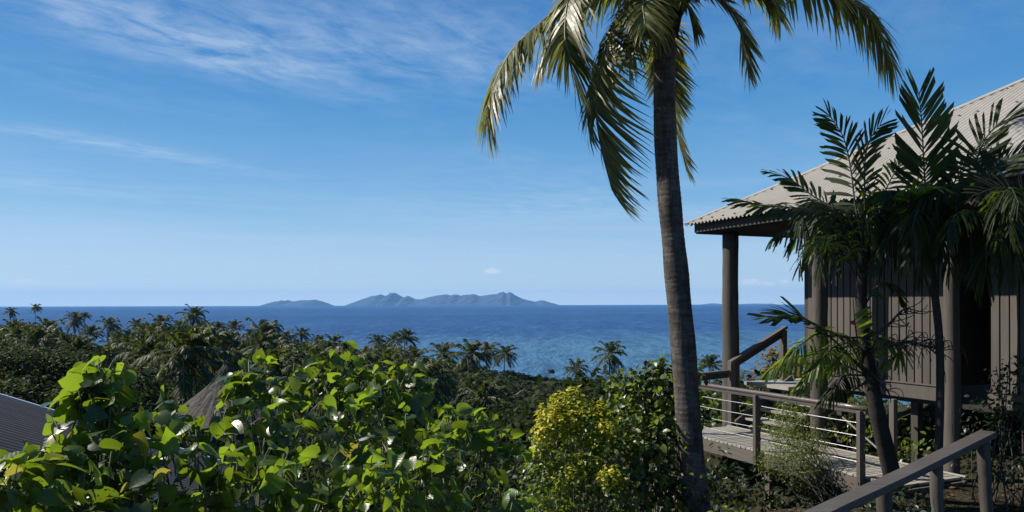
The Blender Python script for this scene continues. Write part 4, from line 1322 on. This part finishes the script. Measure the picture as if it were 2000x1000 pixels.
stalk(C1((1700, 690, 8.7), (1730, 678, 8.6), (1760, 672, 8.5), (1800, 675, 8.5), (1825, 690, 8.5)), 46, 0.34, fs)
stalk(C1((1698, 660, 8.7), (1730, 640, 8.6), (1760, 610, 8.5), (1775, 605, 8.5)), 12, 0.3, fs, dr=-0.3)
stalk(C1((1700, 730, 8.7), (1715, 745, 8.7), (1728, 765, 8.7)), 10, 0.25, fs)
stalk(C1((1697, 745, 8.7), (1680, 755, 8.6), (1665, 765, 8.6)), 9, 0.22, fs, dr=0.5)


# ------------------------------------------------------------------ shrubs
def stems(lumps, base, n, r, g, jit=0.05):
    m3 = MB()
    for _ in range(n):
        c, rad = lumps[g.integers(len(lumps))]
        e = np.array(c) + unit(g.normal(size=3)) * rad * 0.7
        b0 = np.array(base) + g.normal(0, jit * 4, 3) * [1, 1, 0]
        mid = b0 * 0.45 + e * 0.55 + g.normal(0, jit * 2, 3) - np.array([0, 0, 0.1])
        m3.tube(curve([b0, mid, e], 9), np.linspace(r, r * 0.3, 9), 5)
    return m3


def big_vine(label, spec, base, seed, dens, size, nsingle=300):
    g = np.random.default_rng(seed)
    lumps = px_lumps(spec)
    root = thing('vine_shrub', label, 'shrub', base, 'large leaved vine shrubs in front')
    area = sum(r * r for _, r in lumps)
    n = int(dens * area)
    pos, nrm, tip, sz, ow = scatter(lumps, n, size, g, shell=0.55, up=0.35, sunw=0.25, jit=1.1, hang=0.45, gap=-0.02, gk=5.5)
    Mx = axes(nrm, tip, sz, 1.0)
    var = g.integers(0, 6, n)
    # which leaves show largest: towards the camera and on the outside
    view = unit(np.array([0, 0, EYE]) - pos)
    score = (ow * view).sum(-1) * 1.0 + ow[:, 2] * 0.4 + sz * 3 + g.normal(0, 0.15, n)
    cnt = np.array([sum(np.linalg.norm(p - c) < r * 0.8 for c, r in lumps) for p in pos])
    score -= cnt * 0.8
    order = np.argsort(-score)
    single, rest = order[:nsingle], order[nsingle:]
    mes = []
    for k_ in range(6):
        m3 = MB()
        m3.add(*HEARTS[k_])
        mes.append(m3.mesh('leaf', M['vine'], True))
    for i_ in single:
        o = put('leaf', mes[var[i_]], root)
        mx = Matrix([list(Mx[i_][r_]) + [pos[i_][r_]] for r_ in range(3)] + [[0, 0, 0, 1]])
        o.matrix_basis = mx
    m3 = MB()
    for k_ in range(6):
        sel = rest[var[rest] == k_]
        m3.inst(*HEARTS[k_], Mx[sel], pos[sel])
    # small young leaves between
    n2 = int(n * 1.0)
    p2, n2_, t2, s2, _ = scatter(lumps, n2, (size[0] * 0.18, size[0] * 0.55), g, shell=0.5, up=0.4, jit=1.2, gap=0.05, gk=6.0)
    m3.inst(*SMALL, axes(n2_, t2, s2, 1.1), p2)
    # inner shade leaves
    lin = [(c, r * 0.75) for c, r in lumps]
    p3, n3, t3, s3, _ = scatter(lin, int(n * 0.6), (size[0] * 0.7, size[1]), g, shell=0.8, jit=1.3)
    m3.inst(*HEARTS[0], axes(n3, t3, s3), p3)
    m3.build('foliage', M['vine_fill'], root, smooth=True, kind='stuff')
    st = stems(lumps, base, 40, 0.016, g)
    # leaf stalks
    for i_ in order[: nsingle * 2]:
        e = pos[i_]
        b0 = e - tip[i_] * sz[i_] * 0.35 - ow[i_] * sz[i_] * 0.7 - np.array([0, 0, sz[i_] * 0.4])
        st.tube([b0, (b0 + e) / 2 + [0, 0, 0.012], e], [0.0035, 0.003, 0.002], 4, cap=False)
    st.build('stem', M['twig'], root, smooth=True)


big_vine('leafy vine shrub rising to a spire beside the grey metal roof',
         [(190, 722, 4.6, 46), (178, 760, 4.5, 55), (150, 800, 4.4, 60), (215, 800, 4.5, 60), (120, 880, 4.2, 75), (60, 950, 3.9, 85), (210, 900, 4.2, 95), (10, 960, 3.7, 75), (150, 990, 3.8, 90), (260, 980, 4.0, 80)],
         P(150, 1250, 4.4), 61, 560, (0.045, 0.145))
big_vine('broad middle vine shrub spreading below the thatched peak',
         [(300, 815, 5, 58), (370, 850, 5, 66), (478, 765, 5.6, 46), (345, 800, 5.2, 36), (474, 738, 5.7, 26), (500, 735, 5.8, 50), (560, 745, 5.8, 55), (640, 728, 5.9, 50), (672, 705, 6, 36), (700, 765, 5.9, 65), (440, 850, 5.1, 80), (560, 840, 5.3, 90),
          (640, 850, 5.2, 80), (350, 940, 4.4, 90), (480, 950, 4.4, 100), (600, 960, 4.4, 100), (765, 745, 6.2, 42), (805, 765, 6.2, 50)],
         P(480, 1250, 5), 62, 430, (0.045, 0.14))
big_vine('lower vine shrub next to the yellow leaved bush',
         [(720, 850, 5.4, 80), (800, 850, 5.6, 75), (880, 838, 5.8, 48), (940, 850, 6, 45), (985, 880, 6.1, 40), (720, 960, 4.6, 90), (820, 950, 4.9, 90), (910, 930, 5.3, 80), (975, 960, 5.4, 55), (1000, 1000, 5, 45), (850, 900, 5.3, 70)],
         P(850, 1250, 5.2), 63, 430, (0.042, 0.125))


def shrub(name, label, spec, base, seed, parts, cat='shrub', group=None, nst=20, rst=0.012, stem_mat='stem'):
    """parts: (name, template, mat, leaves per square metre of lump, size, options, which lumps)"""
    g = np.random.default_rng(seed)
    root = thing(name, label, cat, base, group)
    lumps = px_lumps(spec)
    stems(lumps, base, nst, rst, g).build('stem', M[stem_mat], root, smooth=True)
    for pn_, tmpl, mat, dens, size, opt, sel in parts:
        lp = [lumps[i_] for i_ in sel] if sel is not None else lumps
        wide = opt.pop('wide', 1.0)
        n = int(dens * sum(r * r for _, r in lp))
        p_, n_, t_, s_, _ = scatter(lp, n, size, g, **opt)
        m3 = MB()
        m3.inst(*tmpl, axes(n_, t_, s_, wide), p_)
        m3.build(pn_, M[mat], root, smooth=False, kind='stuff')
    return root


YL = [(1075, 812, 9, 27), (1098, 792, 9.2, 27), (1120, 778, 9.3, 22), (1062, 850, 8.8, 26), (1085, 835, 8.9, 26), (1118, 815, 9.1, 30), (1165, 800, 9.3, 20), (1180, 818, 9.2, 18), (1150, 850, 9, 24), (1180, 846, 9.0, 24), (1160, 872, 8.9, 20), (1125, 908, 8.6, 24),
      (1105, 932, 8.4, 24), (1150, 905, 8.7, 20), (1048, 880, 8.6, 22), (1190, 935, 8.4, 24), (1210, 950, 8.4, 20), (1215, 865, 9.0, 22), (1240, 870, 9.0, 20), (1090, 900, 8.6, 20)]
GL = [(1110, 870, 9.1, 60), (1180, 890, 9.1, 70), (1090, 950, 8.7, 60), (1170, 980, 8.6, 75), (1140, 830, 9.4, 45), (1050, 930, 8.7, 45), (1060, 1000, 8.2, 60), (1225, 830, 9.3, 36), (1215, 910, 9.0, 40)]
shrub('yellow_shrub', 'bush with golden yellow leaf tips above green ones', YL + GL, P(1130, 1150, 9), 71, [
    ('yellow_leaves', SMALL, 'yellow', 6800, (0.035, 0.075), dict(shell=0.5, up=0.9, jit=0.9, hang=0.0, sunw=0.4, gap=-0.35, gk=8.0), list(range(0, 16))),
    ('lime_leaves', SMALL, 'lime', 2600, (0.035, 0.075), dict(shell=0.6, up=0.7, jit=1.0, hang=0.2), list(range(0, 20))),
    ('green_leaves', SMALL, 'shrub', 2600, (0.045, 0.09), dict(shell=0.6, up=0.5, jit=1.0, hang=0.3), list(range(10, 29)))], nst=50)
shrub('broadleaf_shrub', 'tall dark green shrub behind the palm trunk beside the yellow bush',
      [(1285, 722, 9.9, 28), (1262, 738, 9.8, 34), (1228, 752, 9.8, 36), (1197, 762, 10, 30), (1305, 755, 9.6, 42), (1270, 800, 9.6, 55), (1222, 800, 9.6, 40), (1295, 860, 9.4, 60), (1250, 900, 9.3, 70), (1310, 950, 9.2, 70), (1235, 970, 9.1, 60), (1330, 800, 9.9, 50), (1340, 730, 10, 30)],
      P(1270, 1150, 9.6), 72, [('leaves', OVAL, 'shrub', 900, (0.06, 0.12), dict(shell=0.55, up=0.5, jit=0.9, hang=0.4), None),
                               ('lime_leaves', OVAL, 'lime', 420, (0.05, 0.10), dict(shell=0.45, up=0.7, jit=0.9, hang=0.2), [2, 5, 6, 0, 1]),
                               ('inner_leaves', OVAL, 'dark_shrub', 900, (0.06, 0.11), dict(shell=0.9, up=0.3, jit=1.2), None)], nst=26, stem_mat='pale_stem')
shrub('feathery_shrub', 'feathery thin leaved shrub growing through the walkway railing',
      [(1548, 800, 10.9, 34), (1525, 835, 10.8, 34), (1555, 850, 10.6, 42), (1530, 890, 10.4, 46), (1580, 885, 10.3, 38), (1560, 920, 10.2, 34), (1500, 905, 10.4, 26), (1600, 860, 10.5, 22)],
      P(1640, 985, 10.0), 73, [('leaves', SLIM, 'fine', 6500, (0.05, 0.10), dict(shell=0.8, up=0.3, jit=1.2, hang=0.2), None)], nst=34, rst=0.008)
shrub('glossy_shrub', 'small bright green shrub behind the railing and the first roof post',
      [(1365, 780, 15, 20), (1390, 775, 15.2, 22), (1400, 800, 15.0, 22), (1372, 810, 15.0, 22), (1460, 800, 15.2, 26), (1430, 820, 15.0, 26), (1480, 830, 15.2, 26), (1350, 840, 14.8, 30), (1400, 850, 14.6, 36)],
      P(1390, 960, 15), 74, [('leaves', OVAL, 'shrub', 520, (0.08, 0.15), dict(shell=0.7, up=0.6, jit=0.9), None)])
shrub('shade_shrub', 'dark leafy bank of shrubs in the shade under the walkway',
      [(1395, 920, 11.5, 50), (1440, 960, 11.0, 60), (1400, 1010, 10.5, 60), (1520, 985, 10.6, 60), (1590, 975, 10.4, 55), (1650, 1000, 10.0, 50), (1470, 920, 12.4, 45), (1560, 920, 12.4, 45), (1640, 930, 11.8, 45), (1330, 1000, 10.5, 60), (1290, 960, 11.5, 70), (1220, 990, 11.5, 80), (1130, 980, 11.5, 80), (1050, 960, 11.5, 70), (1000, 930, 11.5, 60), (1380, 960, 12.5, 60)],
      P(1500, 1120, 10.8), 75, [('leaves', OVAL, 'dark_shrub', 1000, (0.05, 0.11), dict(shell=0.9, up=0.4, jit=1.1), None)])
shrub('underfloor_shrub', 'leafy shrub growing under the villa floor behind the stilts',
      [(1650, 830, 12.6, 45), (1700, 850, 12.2, 50), (1740, 830, 12.4, 40), (1800, 850, 11.6, 45), (1760, 880, 11.4, 45), (1690, 890, 11.8, 40), (1600, 830, 13.6, 40), (1840, 870, 11, 40), (1560, 800, 14.5, 30), (1820, 805, 12, 25), (1740, 785, 15, 40), (1800, 790, 14.5, 40), (1690, 780, 15.5, 40), (1850, 800, 14, 40), (1640, 780, 16, 36)],
      P(1740, 960, 11.8), 76, [('leaves', OVAL, 'shrub', 420, (0.05, 0.11), dict(shell=0.9, up=0.4, jit=1.1), None)])
shrub('wall_shrub', 'dark small leaved shrub against the boards at the far end of the wall',
      [(1950, 735, 8.9, 26), (1985, 720, 8.8, 30), (1940, 780, 8.8, 40), (1990, 780, 8.6, 45), (1920, 830, 8.8, 45), (1980, 850, 8.4, 55), (1900, 890, 8.9, 36), (1950, 920, 8.4, 45), (2000, 920, 8.0, 50)],
      P(1960, 1030, 8.6), 77, [('leaves', OVAL, 'dark_shrub', 1300, (0.035, 0.07), dict(shell=0.8, up=0.4, jit=1.1), None)])
shrub('path_shrub', 'low dark shrub behind the path railing and its posts',
      [(1740, 985, 7.6, 40), (1790, 975, 7.6, 36), (1700, 1010, 7.4, 50), (1780, 1020, 7.2, 50), (1840, 1010, 7.4, 36), (1650, 1030, 7.6, 50)],
      P(1750, 1090, 7.6), 78, [('leaves', OVAL, 'dark_shrub', 1800, (0.04, 0.08), dict(shell=0.9, up=0.4, jit=1.1), None)])
shrub('bright_shrub', 'small bright leaved plant at the foot of the tall palm',
      [(1415, 1003, 8.3, 20), (1435, 1012, 8.3, 18), (1390, 1015, 8.3, 18)], P(1415, 1080, 8.3), 79, [('leaves', OVAL, 'lime', 700, (0.07, 0.12), dict(shell=0.8, up=0.8, jit=0.7), None)])
shrub('creeper', 'dark small leaved creeper smothering the bank above the grey roof',
      [(20, 735, 26, 60), (80, 730, 27, 55), (130, 740, 27, 50), (-30, 720, 27, 60), (60, 780, 25, 50), (140, 790, 24, 50), (200, 770, 24, 60), (20, 800, 23, 60), (110, 700, 30, 26), (40, 694, 30, 24), (170, 715, 29, 36), (-20, 780, 24, 60), (260, 770, 26, 60), (230, 800, 22, 50)],
      P(80, 870, 26), 80, [('leaves', SMALL, 'creeper', 1500, (0.10, 0.2), dict(shell=0.4, up=0.8, jit=0.8), None)], 'creeper')
shrub('almond_tree', 'spreading olive brown tree beyond the stairs against the sea',
      [(1500, 722, 30, 34), (1540, 705, 30, 30), (1560, 735, 29, 34), (1470, 750, 30, 30), (1510, 770, 29, 40), (1555, 780, 29, 40), (1470, 790, 29, 34), (1595, 720, 29, 30), (1450, 775, 30, 24), (1600, 770, 28, 44), (1510, 690, 30.5, 16)],
      P(1530, 900, 29), 81, [('leaves', CARD, 'almond', 380, (0.14, 0.26), dict(shell=0.9, up=0.8, jit=0.8), None)], 'tree', nst=40, rst=0.05)
shrub('broadleaf_tree', 'low brown tipped tree below the small palm behind the first roof post',
      [(1380, 752, 60, 24), (1410, 756, 60, 20), (1350, 758, 60, 20), (1395, 785, 58, 40), (1340, 790, 58, 40)],
      P(1385, 830, 60), 82, [('leaves', CARD, 'almond', 60, (0.25, 0.45), dict(shell=0.8, up=0.8, jit=0.8), None)], 'tree', nst=14, rst=0.06)

# strap leaved fern perched by the second roof post, and two small blossoms in the greenery
g = np.random.default_rng(83)
for (u, v, Y, nl_, L_, lab) in ((1600, 492, 8.75, 16, 0.32, 'bright strap leaved fern perched among the fronds by the second roof post'), (1795, 385, 7.9, 12, 0.30, 'yellow green tuft of strap leaves against the roof edge')):
    rt = thing('strap_fern', lab, 'fern', P(u, v, Y))
    for i_ in range(nl_):
        m2 = MB()
        az = i_ * 2.399
        d_ = np.array([math.cos(az), math.sin(az) - 0.4, 0.5])
        c_ = curve([P(u, v, Y), np.array(P(u, v, Y)) + d_ * L_ * 0.5, np.array(P(u, v, Y)) + d_ * L_ * [1, 1, 0.3] - np.array([0, 0, L_ * 0.25])], 8)
        sdv = unit(np.cross(np.gradient(c_, axis=0), np.array([0, 0, 1.0])))
        wv_ = np.array([0.008, 0.014, 0.018, 0.019, 0.018, 0.015, 0.010, 0.002])[:, None]
        V = np.stack([c_ + sdv * wv_, c_ + np.array([0, 0, -0.006]), c_ - sdv * wv_], axis=1).reshape(-1, 3)
        m2.add(V, [(3 * a + b, 3 * a + b + 1, 3 * a + b + 4, 3 * a + b + 3) for a in range(7) for b in range(2)])
        m2.build('leaf', M['macarthur_pale'], rt, smooth=True)
M['red_petal'] = plain_mat('red_petal', (0.45, 0.02, 0.02), 0.5)
M['yellow_petal'] = plain_mat('yellow_petal', (0.6, 0.4, 0.03), 0.5)
for (u, v, Y, mt, lab) in ((1666, 632, 8.6, 'red_petal', 'small red blossom beside the pale backlit young frond'), (1648, 690, 8.5, 'yellow_petal', 'small yellow blossom below the pale backlit young frond')):
    rt = thing('blossom', lab, 'flower', P(u, v, Y))
    for i_ in range(5):
        a = i_ * 2 * math.pi / 5
        d_ = np.array([math.cos(a), -0.3, math.sin(a)])
        n_ = np.array([[-0.2 * math.cos(a), -1.0, -0.2 * math.sin(a)]])
        m2 = MB()
        m2.inst(*OVAL, axes(unit(n_), d_[None], np.array([0.03]), 1.6), np.array(P(u, v, Y))[None])
        m2.build('petal', M[mt], rt)

# leaf litter on the path
g = np.random.default_rng(15)
m2 = MB()
k = 1500
ls, ln = g.uniform(-7.0, -3.5, k), g.uniform(6.0, 10.5, k)
pts = np.array([W(a, b, 0) for a, b in zip(ls, ln)])
pts[:, 2] = ground(pts[:, 0], pts[:, 1]) + 0.012
nn = unit(np.array([0, 0, 1.0]) + g.normal(0, 0.3, (k, 3)))
m2.inst(*SMALL, axes(nn, g.normal(size=(k, 3)), g.uniform(0.04, 0.10, k), 0.8), pts)
m2.build('leaf_litter', M['dry'], kind='stuff', label='dry fallen leaves on the path')


# ------------------------------------------------------------------ the coconut grove down the slope
def crown_mesh(seed, wind=0.25, age=0):
    g = np.random.default_rng(seed)
    m3 = MB()
    nf = 27
    for i_ in range(nf):
        az = i_ * 2.399 + g.normal(0, 0.15)
        el = (82, 86, 84)[age] - (128, 100, 140)[age] * ((i_ + 0.5) / nf) ** 0.85 + g.normal(0, 6)
        L_ = g.uniform(3.0, 3.9) * (0.8 if i_ < 3 else 1)
        h_ = np.array([math.cos(az), math.sin(az), 0])
        h_ = unit(h_ + np.array([wind, 0, 0]))
        e = R(el)
        p0 = np.zeros(3)
        d_ = h_ * math.cos(e) + np.array([0, 0, math.sin(e)])
        sag = g.uniform(0.35, 0.6)
        p1 = d_ * L_ * 0.4
        p2 = d_ * L_ * 0.75 - np.array([0, 0, sag * L_ * 0.22])
        p3 = d_ * L_ * 0.95 - np.array([0, 0, sag * L_ * 0.62])
        frond(m3, [p0, p1, p2, p3], 24, 0.95, 0.19, g, seg=2, droop=0.7, lift=0.1, rr=(0.05, 0.015), wind=(0.15, 0, 0), jit=0.05, twist=0.12, kr=6)
    return m3.mesh('crown', [M['grove'], M['rachis']])


crowns = [crown_mesh(100 + i_, (0.25, 0.5, 0.1, 0.35, 0.6, 0.2, 0.45, 0.3)[i_], (0, 0, 1, 0, 0, 2, 0, 1)[i_]) for i_ in range(8)]


def trunk_mesh(lean, seed):
    g = np.random.default_rng(seed)
    m3 = MB()
    z = np.linspace(-1, 0, 14)
    x = lean * (z ** 2) * -1
    m3.tube(np.stack([x, 0 * x, z], -1), np.interp(z, [-1, -0.9, 0], [0.2, 0.14, 0.105]), 8)
    return m3.mesh('trunk', M['trunk_far'], True)


trunks = [trunk_mesh(l_, 1) for l_ in (0.0, 0.12, -0.12, 0.25)]
SKY_U = [0, 60, 130, 200, 240, 300, 350, 380, 420, 470, 490, 510, 550, 600, 700, 750, 800, 850, 950, 1000, 1050, 1110, 1200, 1330]
SKY_V = [622, 618, 640, 655, 625, 620, 625, 605, 628, 650, 640, 628, 655, 655, 668, 660, 668, 695, 700, 735, 755, 775, 800, 800]
GROUP = 'coconut palms of the hillside grove'


def grove_palm(p, scale, label, gi, spin):
    root = thing('coconut_palm', label, 'palm', p, GROUP)
    h = max(2.5, p.z - float(ground(p.x, p.y)) + 0.3)
    tr = put('trunk', trunks[gi % 4], None)
    tr.parent = root
    tr.scale = (scale, scale, h)
    tr.rotation_euler = (0, 0, spin)
    c_ = put('crown', crowns[gi % 8], None)
    c_.parent = root
    c_.scale = (scale,) * 3
    c_.rotation_euler = (0.12 * math.sin(spin * 3), 0.12 * math.cos(spin * 2), 0.35 * math.sin(spin))
    return root


# (column, row of the crown's heart, crown width in px, label)
SOLO = [
    (20, 606, 26, 'tiny lone coconut palm standing clear of the ridge at the far end of the grove'),
    (69, 598, 22, 'thin tall coconut palm whose head breaks the sea horizon above the ridge'),
    (88, 640, 66, 'bushy coconut palm just below the thin tall one on the ridge'),
    (28, 642, 62, 'wide coconut palm under the tiny lone one on the ridge'),
    (145, 620, 42, 'leaning coconut palm of the close pair on the ridge'),
    (165, 616, 24, 'smaller coconut palm behind the leaning one of the pair'),
    (176, 650, 46, 'low coconut palm at the foot of the ridge pair'),
    (212, 632, 46, 'round headed coconut palm next along the skyline after the ridge pair'),
    (265, 632, 38, 'slim coconut palm between two round headed ones on the skyline'),
    (310, 628, 50, 'full round coconut palm on the skyline before the tallest one'),
    (348, 636, 42, 'coconut palm pressed against the tallest skyline palm on its ridge side'),
    (378, 614, 54, 'tallest coconut palm in the middle of the grove skyline'),
    (398, 640, 42, 'coconut palm tucked under the tallest skyline palm'),
    (424, 640, 38, 'narrow coconut palm on the sea side of the tallest skyline palm'),
    (457, 638, 38, 'separate coconut palm with blue sea on both sides of its head'),
    (510, 650, 86, 'big dark coconut palm standing forward of the grove below the small island'),
    (556, 656, 38, 'coconut palm close beside the big dark forward palm'),
    (588, 650, 36, 'upright coconut palm below the small island, spiky against the sea'),
    (620, 666, 42, 'low coconut palm below the gap between the islands'),
    (650, 668, 48, 'broad low coconut palm below the start of the large island'),
    (735, 666, 42, 'coconut palm with raised fronds below the first hump of the large island'),
    (768, 666, 38, 'small coconut palm half behind the taller one near the reef'),
    (790, 661, 50, 'tall full coconut palm at the sea edge of the dense grove'),
    (862, 690, 66, 'yellowish bushy coconut palm beside the group of three'),
    (915, 690, 80, 'largest coconut palm of the group of three by the bay'),
    (950, 686, 50, 'middle coconut palm of the group of three by the bay'),
    (985, 690, 52, 'outermost coconut palm of the group of three by the bay'),
    (1125, 718, 50, 'lone coconut palm standing before the bright water above the yellow bush'),
    (1190, 690, 66, 'windblown coconut palm above the dark shrub against the water'),
    (1385, 715, 58, 'small coconut palm seen between the trunk and the first roof post'),
    (1143, 745, 36, 'short young coconut palm at the foot of the lone one'),
]
k = 0
for (u, v, wpx, lab) in SOLO:
    Y = 8.4 * F / wpx
    Y = min(Y, 330)
    grove_palm(P(u, v, Y), wpx * Y / F / 5.7, lab, k * 5 + 1, k * 1.7)
    k += 1
g = np.random.default_rng(23)
LAND = [(20, 'the tiny lone palm on the ridge'), (69, 'the thin tall palm on the ridge'), (150, 'the leaning pair on the ridge'), (212, 'the round headed skyline palm'), (265, 'the slim skyline palm'), (310, 'the full round skyline palm'),
        (378, 'the tallest skyline palm'), (424, 'the narrow skyline palm'), (457, 'the separate skyline palm'), (510, 'the big dark forward palm'), (588, 'the spiky palm below the small island'), (650, 'the broad low palm'),
        (735, 'the palm with raised fronds'), (790, 'the palm at the sea edge'), (862, 'the yellowish bushy palm'), (950, 'the group of three by the bay')]
ORD = 'first second third fourth fifth sixth seventh eighth ninth tenth eleventh twelfth thirteenth fourteenth fifteenth sixteenth seventeenth eighteenth nineteenth twentieth'.split()
ORD += ['twenty ' + o_ for o_ in ORD[:9]] + ['thirtieth'] + ['thirty ' + o_ for o_ in ORD[:9]]
used, fill = [], []
for tries in range(14000):
    if len(fill) >= 235:
        break
    u = g.uniform(-40, 1010)
    Y = math.exp(g.uniform(math.log(48), math.log(330)))
    x = (u - 1000) / F * Y
    gz = float(ground(x, Y)) - EYE
    hgt = g.uniform(4.0, 11.5)
    sc = g.uniform(0.8, 1.4)
    v = HV - (gz + hgt) / Y * F
    top = v - 2.4 * sc / Y * F
    if top < np.interp(u, SKY_U, SKY_V) + 2:
        continue
    if v > 820 or (u > 955 and Y < 130) or (u > 985 and v > 745):
        continue
    if any((x - a) ** 2 + (Y - b) ** 2 < (2.4 + 0.005 * Y) ** 2 for a, b in used):
        continue
    used.append((x, Y))
    fill.append((min(range(len(LAND)), key=lambda i_: abs(LAND[i_][0] - u)), v, x, Y, gz + hgt, sc))
fill.sort()
rank = {}
for (li, v, x, Y, z, sc) in fill:
    rank[li] = rank.get(li, 0) + 1
    lab = '%s grove palm down the slope under %s' % (ORD[min(rank[li], len(ORD)) - 1], LAND[li][1])
    grove_palm(Vector((x, Y, EYE + z)), sc, lab, int(g.integers(24)), g.uniform(0, 6.28))

# undergrowth between and below the palms: clumps of leaves over the slope
g = np.random.default_rng(29)
m2 = MB()
CL = []
n = 0
while n < 5200:
    u = g.uniform(-80, 1640)
    Y = math.exp(g.uniform(math.log(17), math.log(330)))
    x = (u - 1000) / F * Y
    gz = float(ground(x, Y))
    if gz < 0.4:
        continue
    if 990 < u < 1075 and 22 < Y < 90 and g.random() < 0.75:
        continue
    r_ = g.uniform(0.6, 1.4) * (1 + Y / 260)
    if u > 1000 and Y > 150:
        r_ *= 0.7
    CL.append((x, Y, gz + r_ * g.uniform(-0.1, 0.35), r_))
    n += 1
CL = np.array(CL)
per = 64
ci = np.repeat(np.arange(len(CL)), per)
d = unit(g.normal(size=(len(ci), 3)))
d[:, 2] = np.abs(d[:, 2]) * 1.0 - 0.15
rad = CL[ci, 3] * (0.75 + 0.3 * g.random(len(ci))) * (1 + 0.2 * g.normal(size=len(ci)))
pos = CL[ci, :3] + d * rad[:, None] * np.array([1, 1, 0.8])
nr = unit(d * 0.5 + np.array([0, 0, 0.7]) + 0.5 * g.normal(size=d.shape))
tp_ = unit(d + np.array([0, 0, -0.4]) + 0.6 * g.normal(size=d.shape))
sz = (0.10 + 0.0030 * CL[ci, 1]) * g.uniform(0.7, 1.6, len(ci))
m2.inst(*CARD, axes(nr, tp_, sz, 1.0), pos)
m2.build('undergrowth', M['under'], kind='stuff', label='dense dark scrub covering the slope under the palms')
# fallen pale branches on the open slope
for kk, (c_, lb) in enumerate(((C1((1008, 772, 60), (1020, 764, 60), (1046, 768, 60)), 'pale fallen branch lying in the scrub below the bay'),
                               (C1((985, 850, 30), (1002, 838, 30), (1022, 846, 30), (1036, 842, 30)), 'bleached branch on the bare slope beside the yellow bush'))):
    m2 = MB()
    m2.tube(curve(c_, 12), np.linspace(0.05, 0.02, 12) * (1.6 if kk == 0 else 0.8), 6)
    q = c_[1]
    m2.tube(curve([q, q + Vector((0.3, 0, 0.35)), q + Vector((0.7, 0.1, 0.5))], 8), np.linspace(0.03, 0.01, 8), 5)
    o = m2.build('fallen_branch', M['pale_stem'], smooth=True, label=lb, category='branch')

print('objects', len(bpy.data.objects), 'tris', sum(len(m_.loops) - 2 * len(m_.polygons) for m_ in bpy.data.meshes))
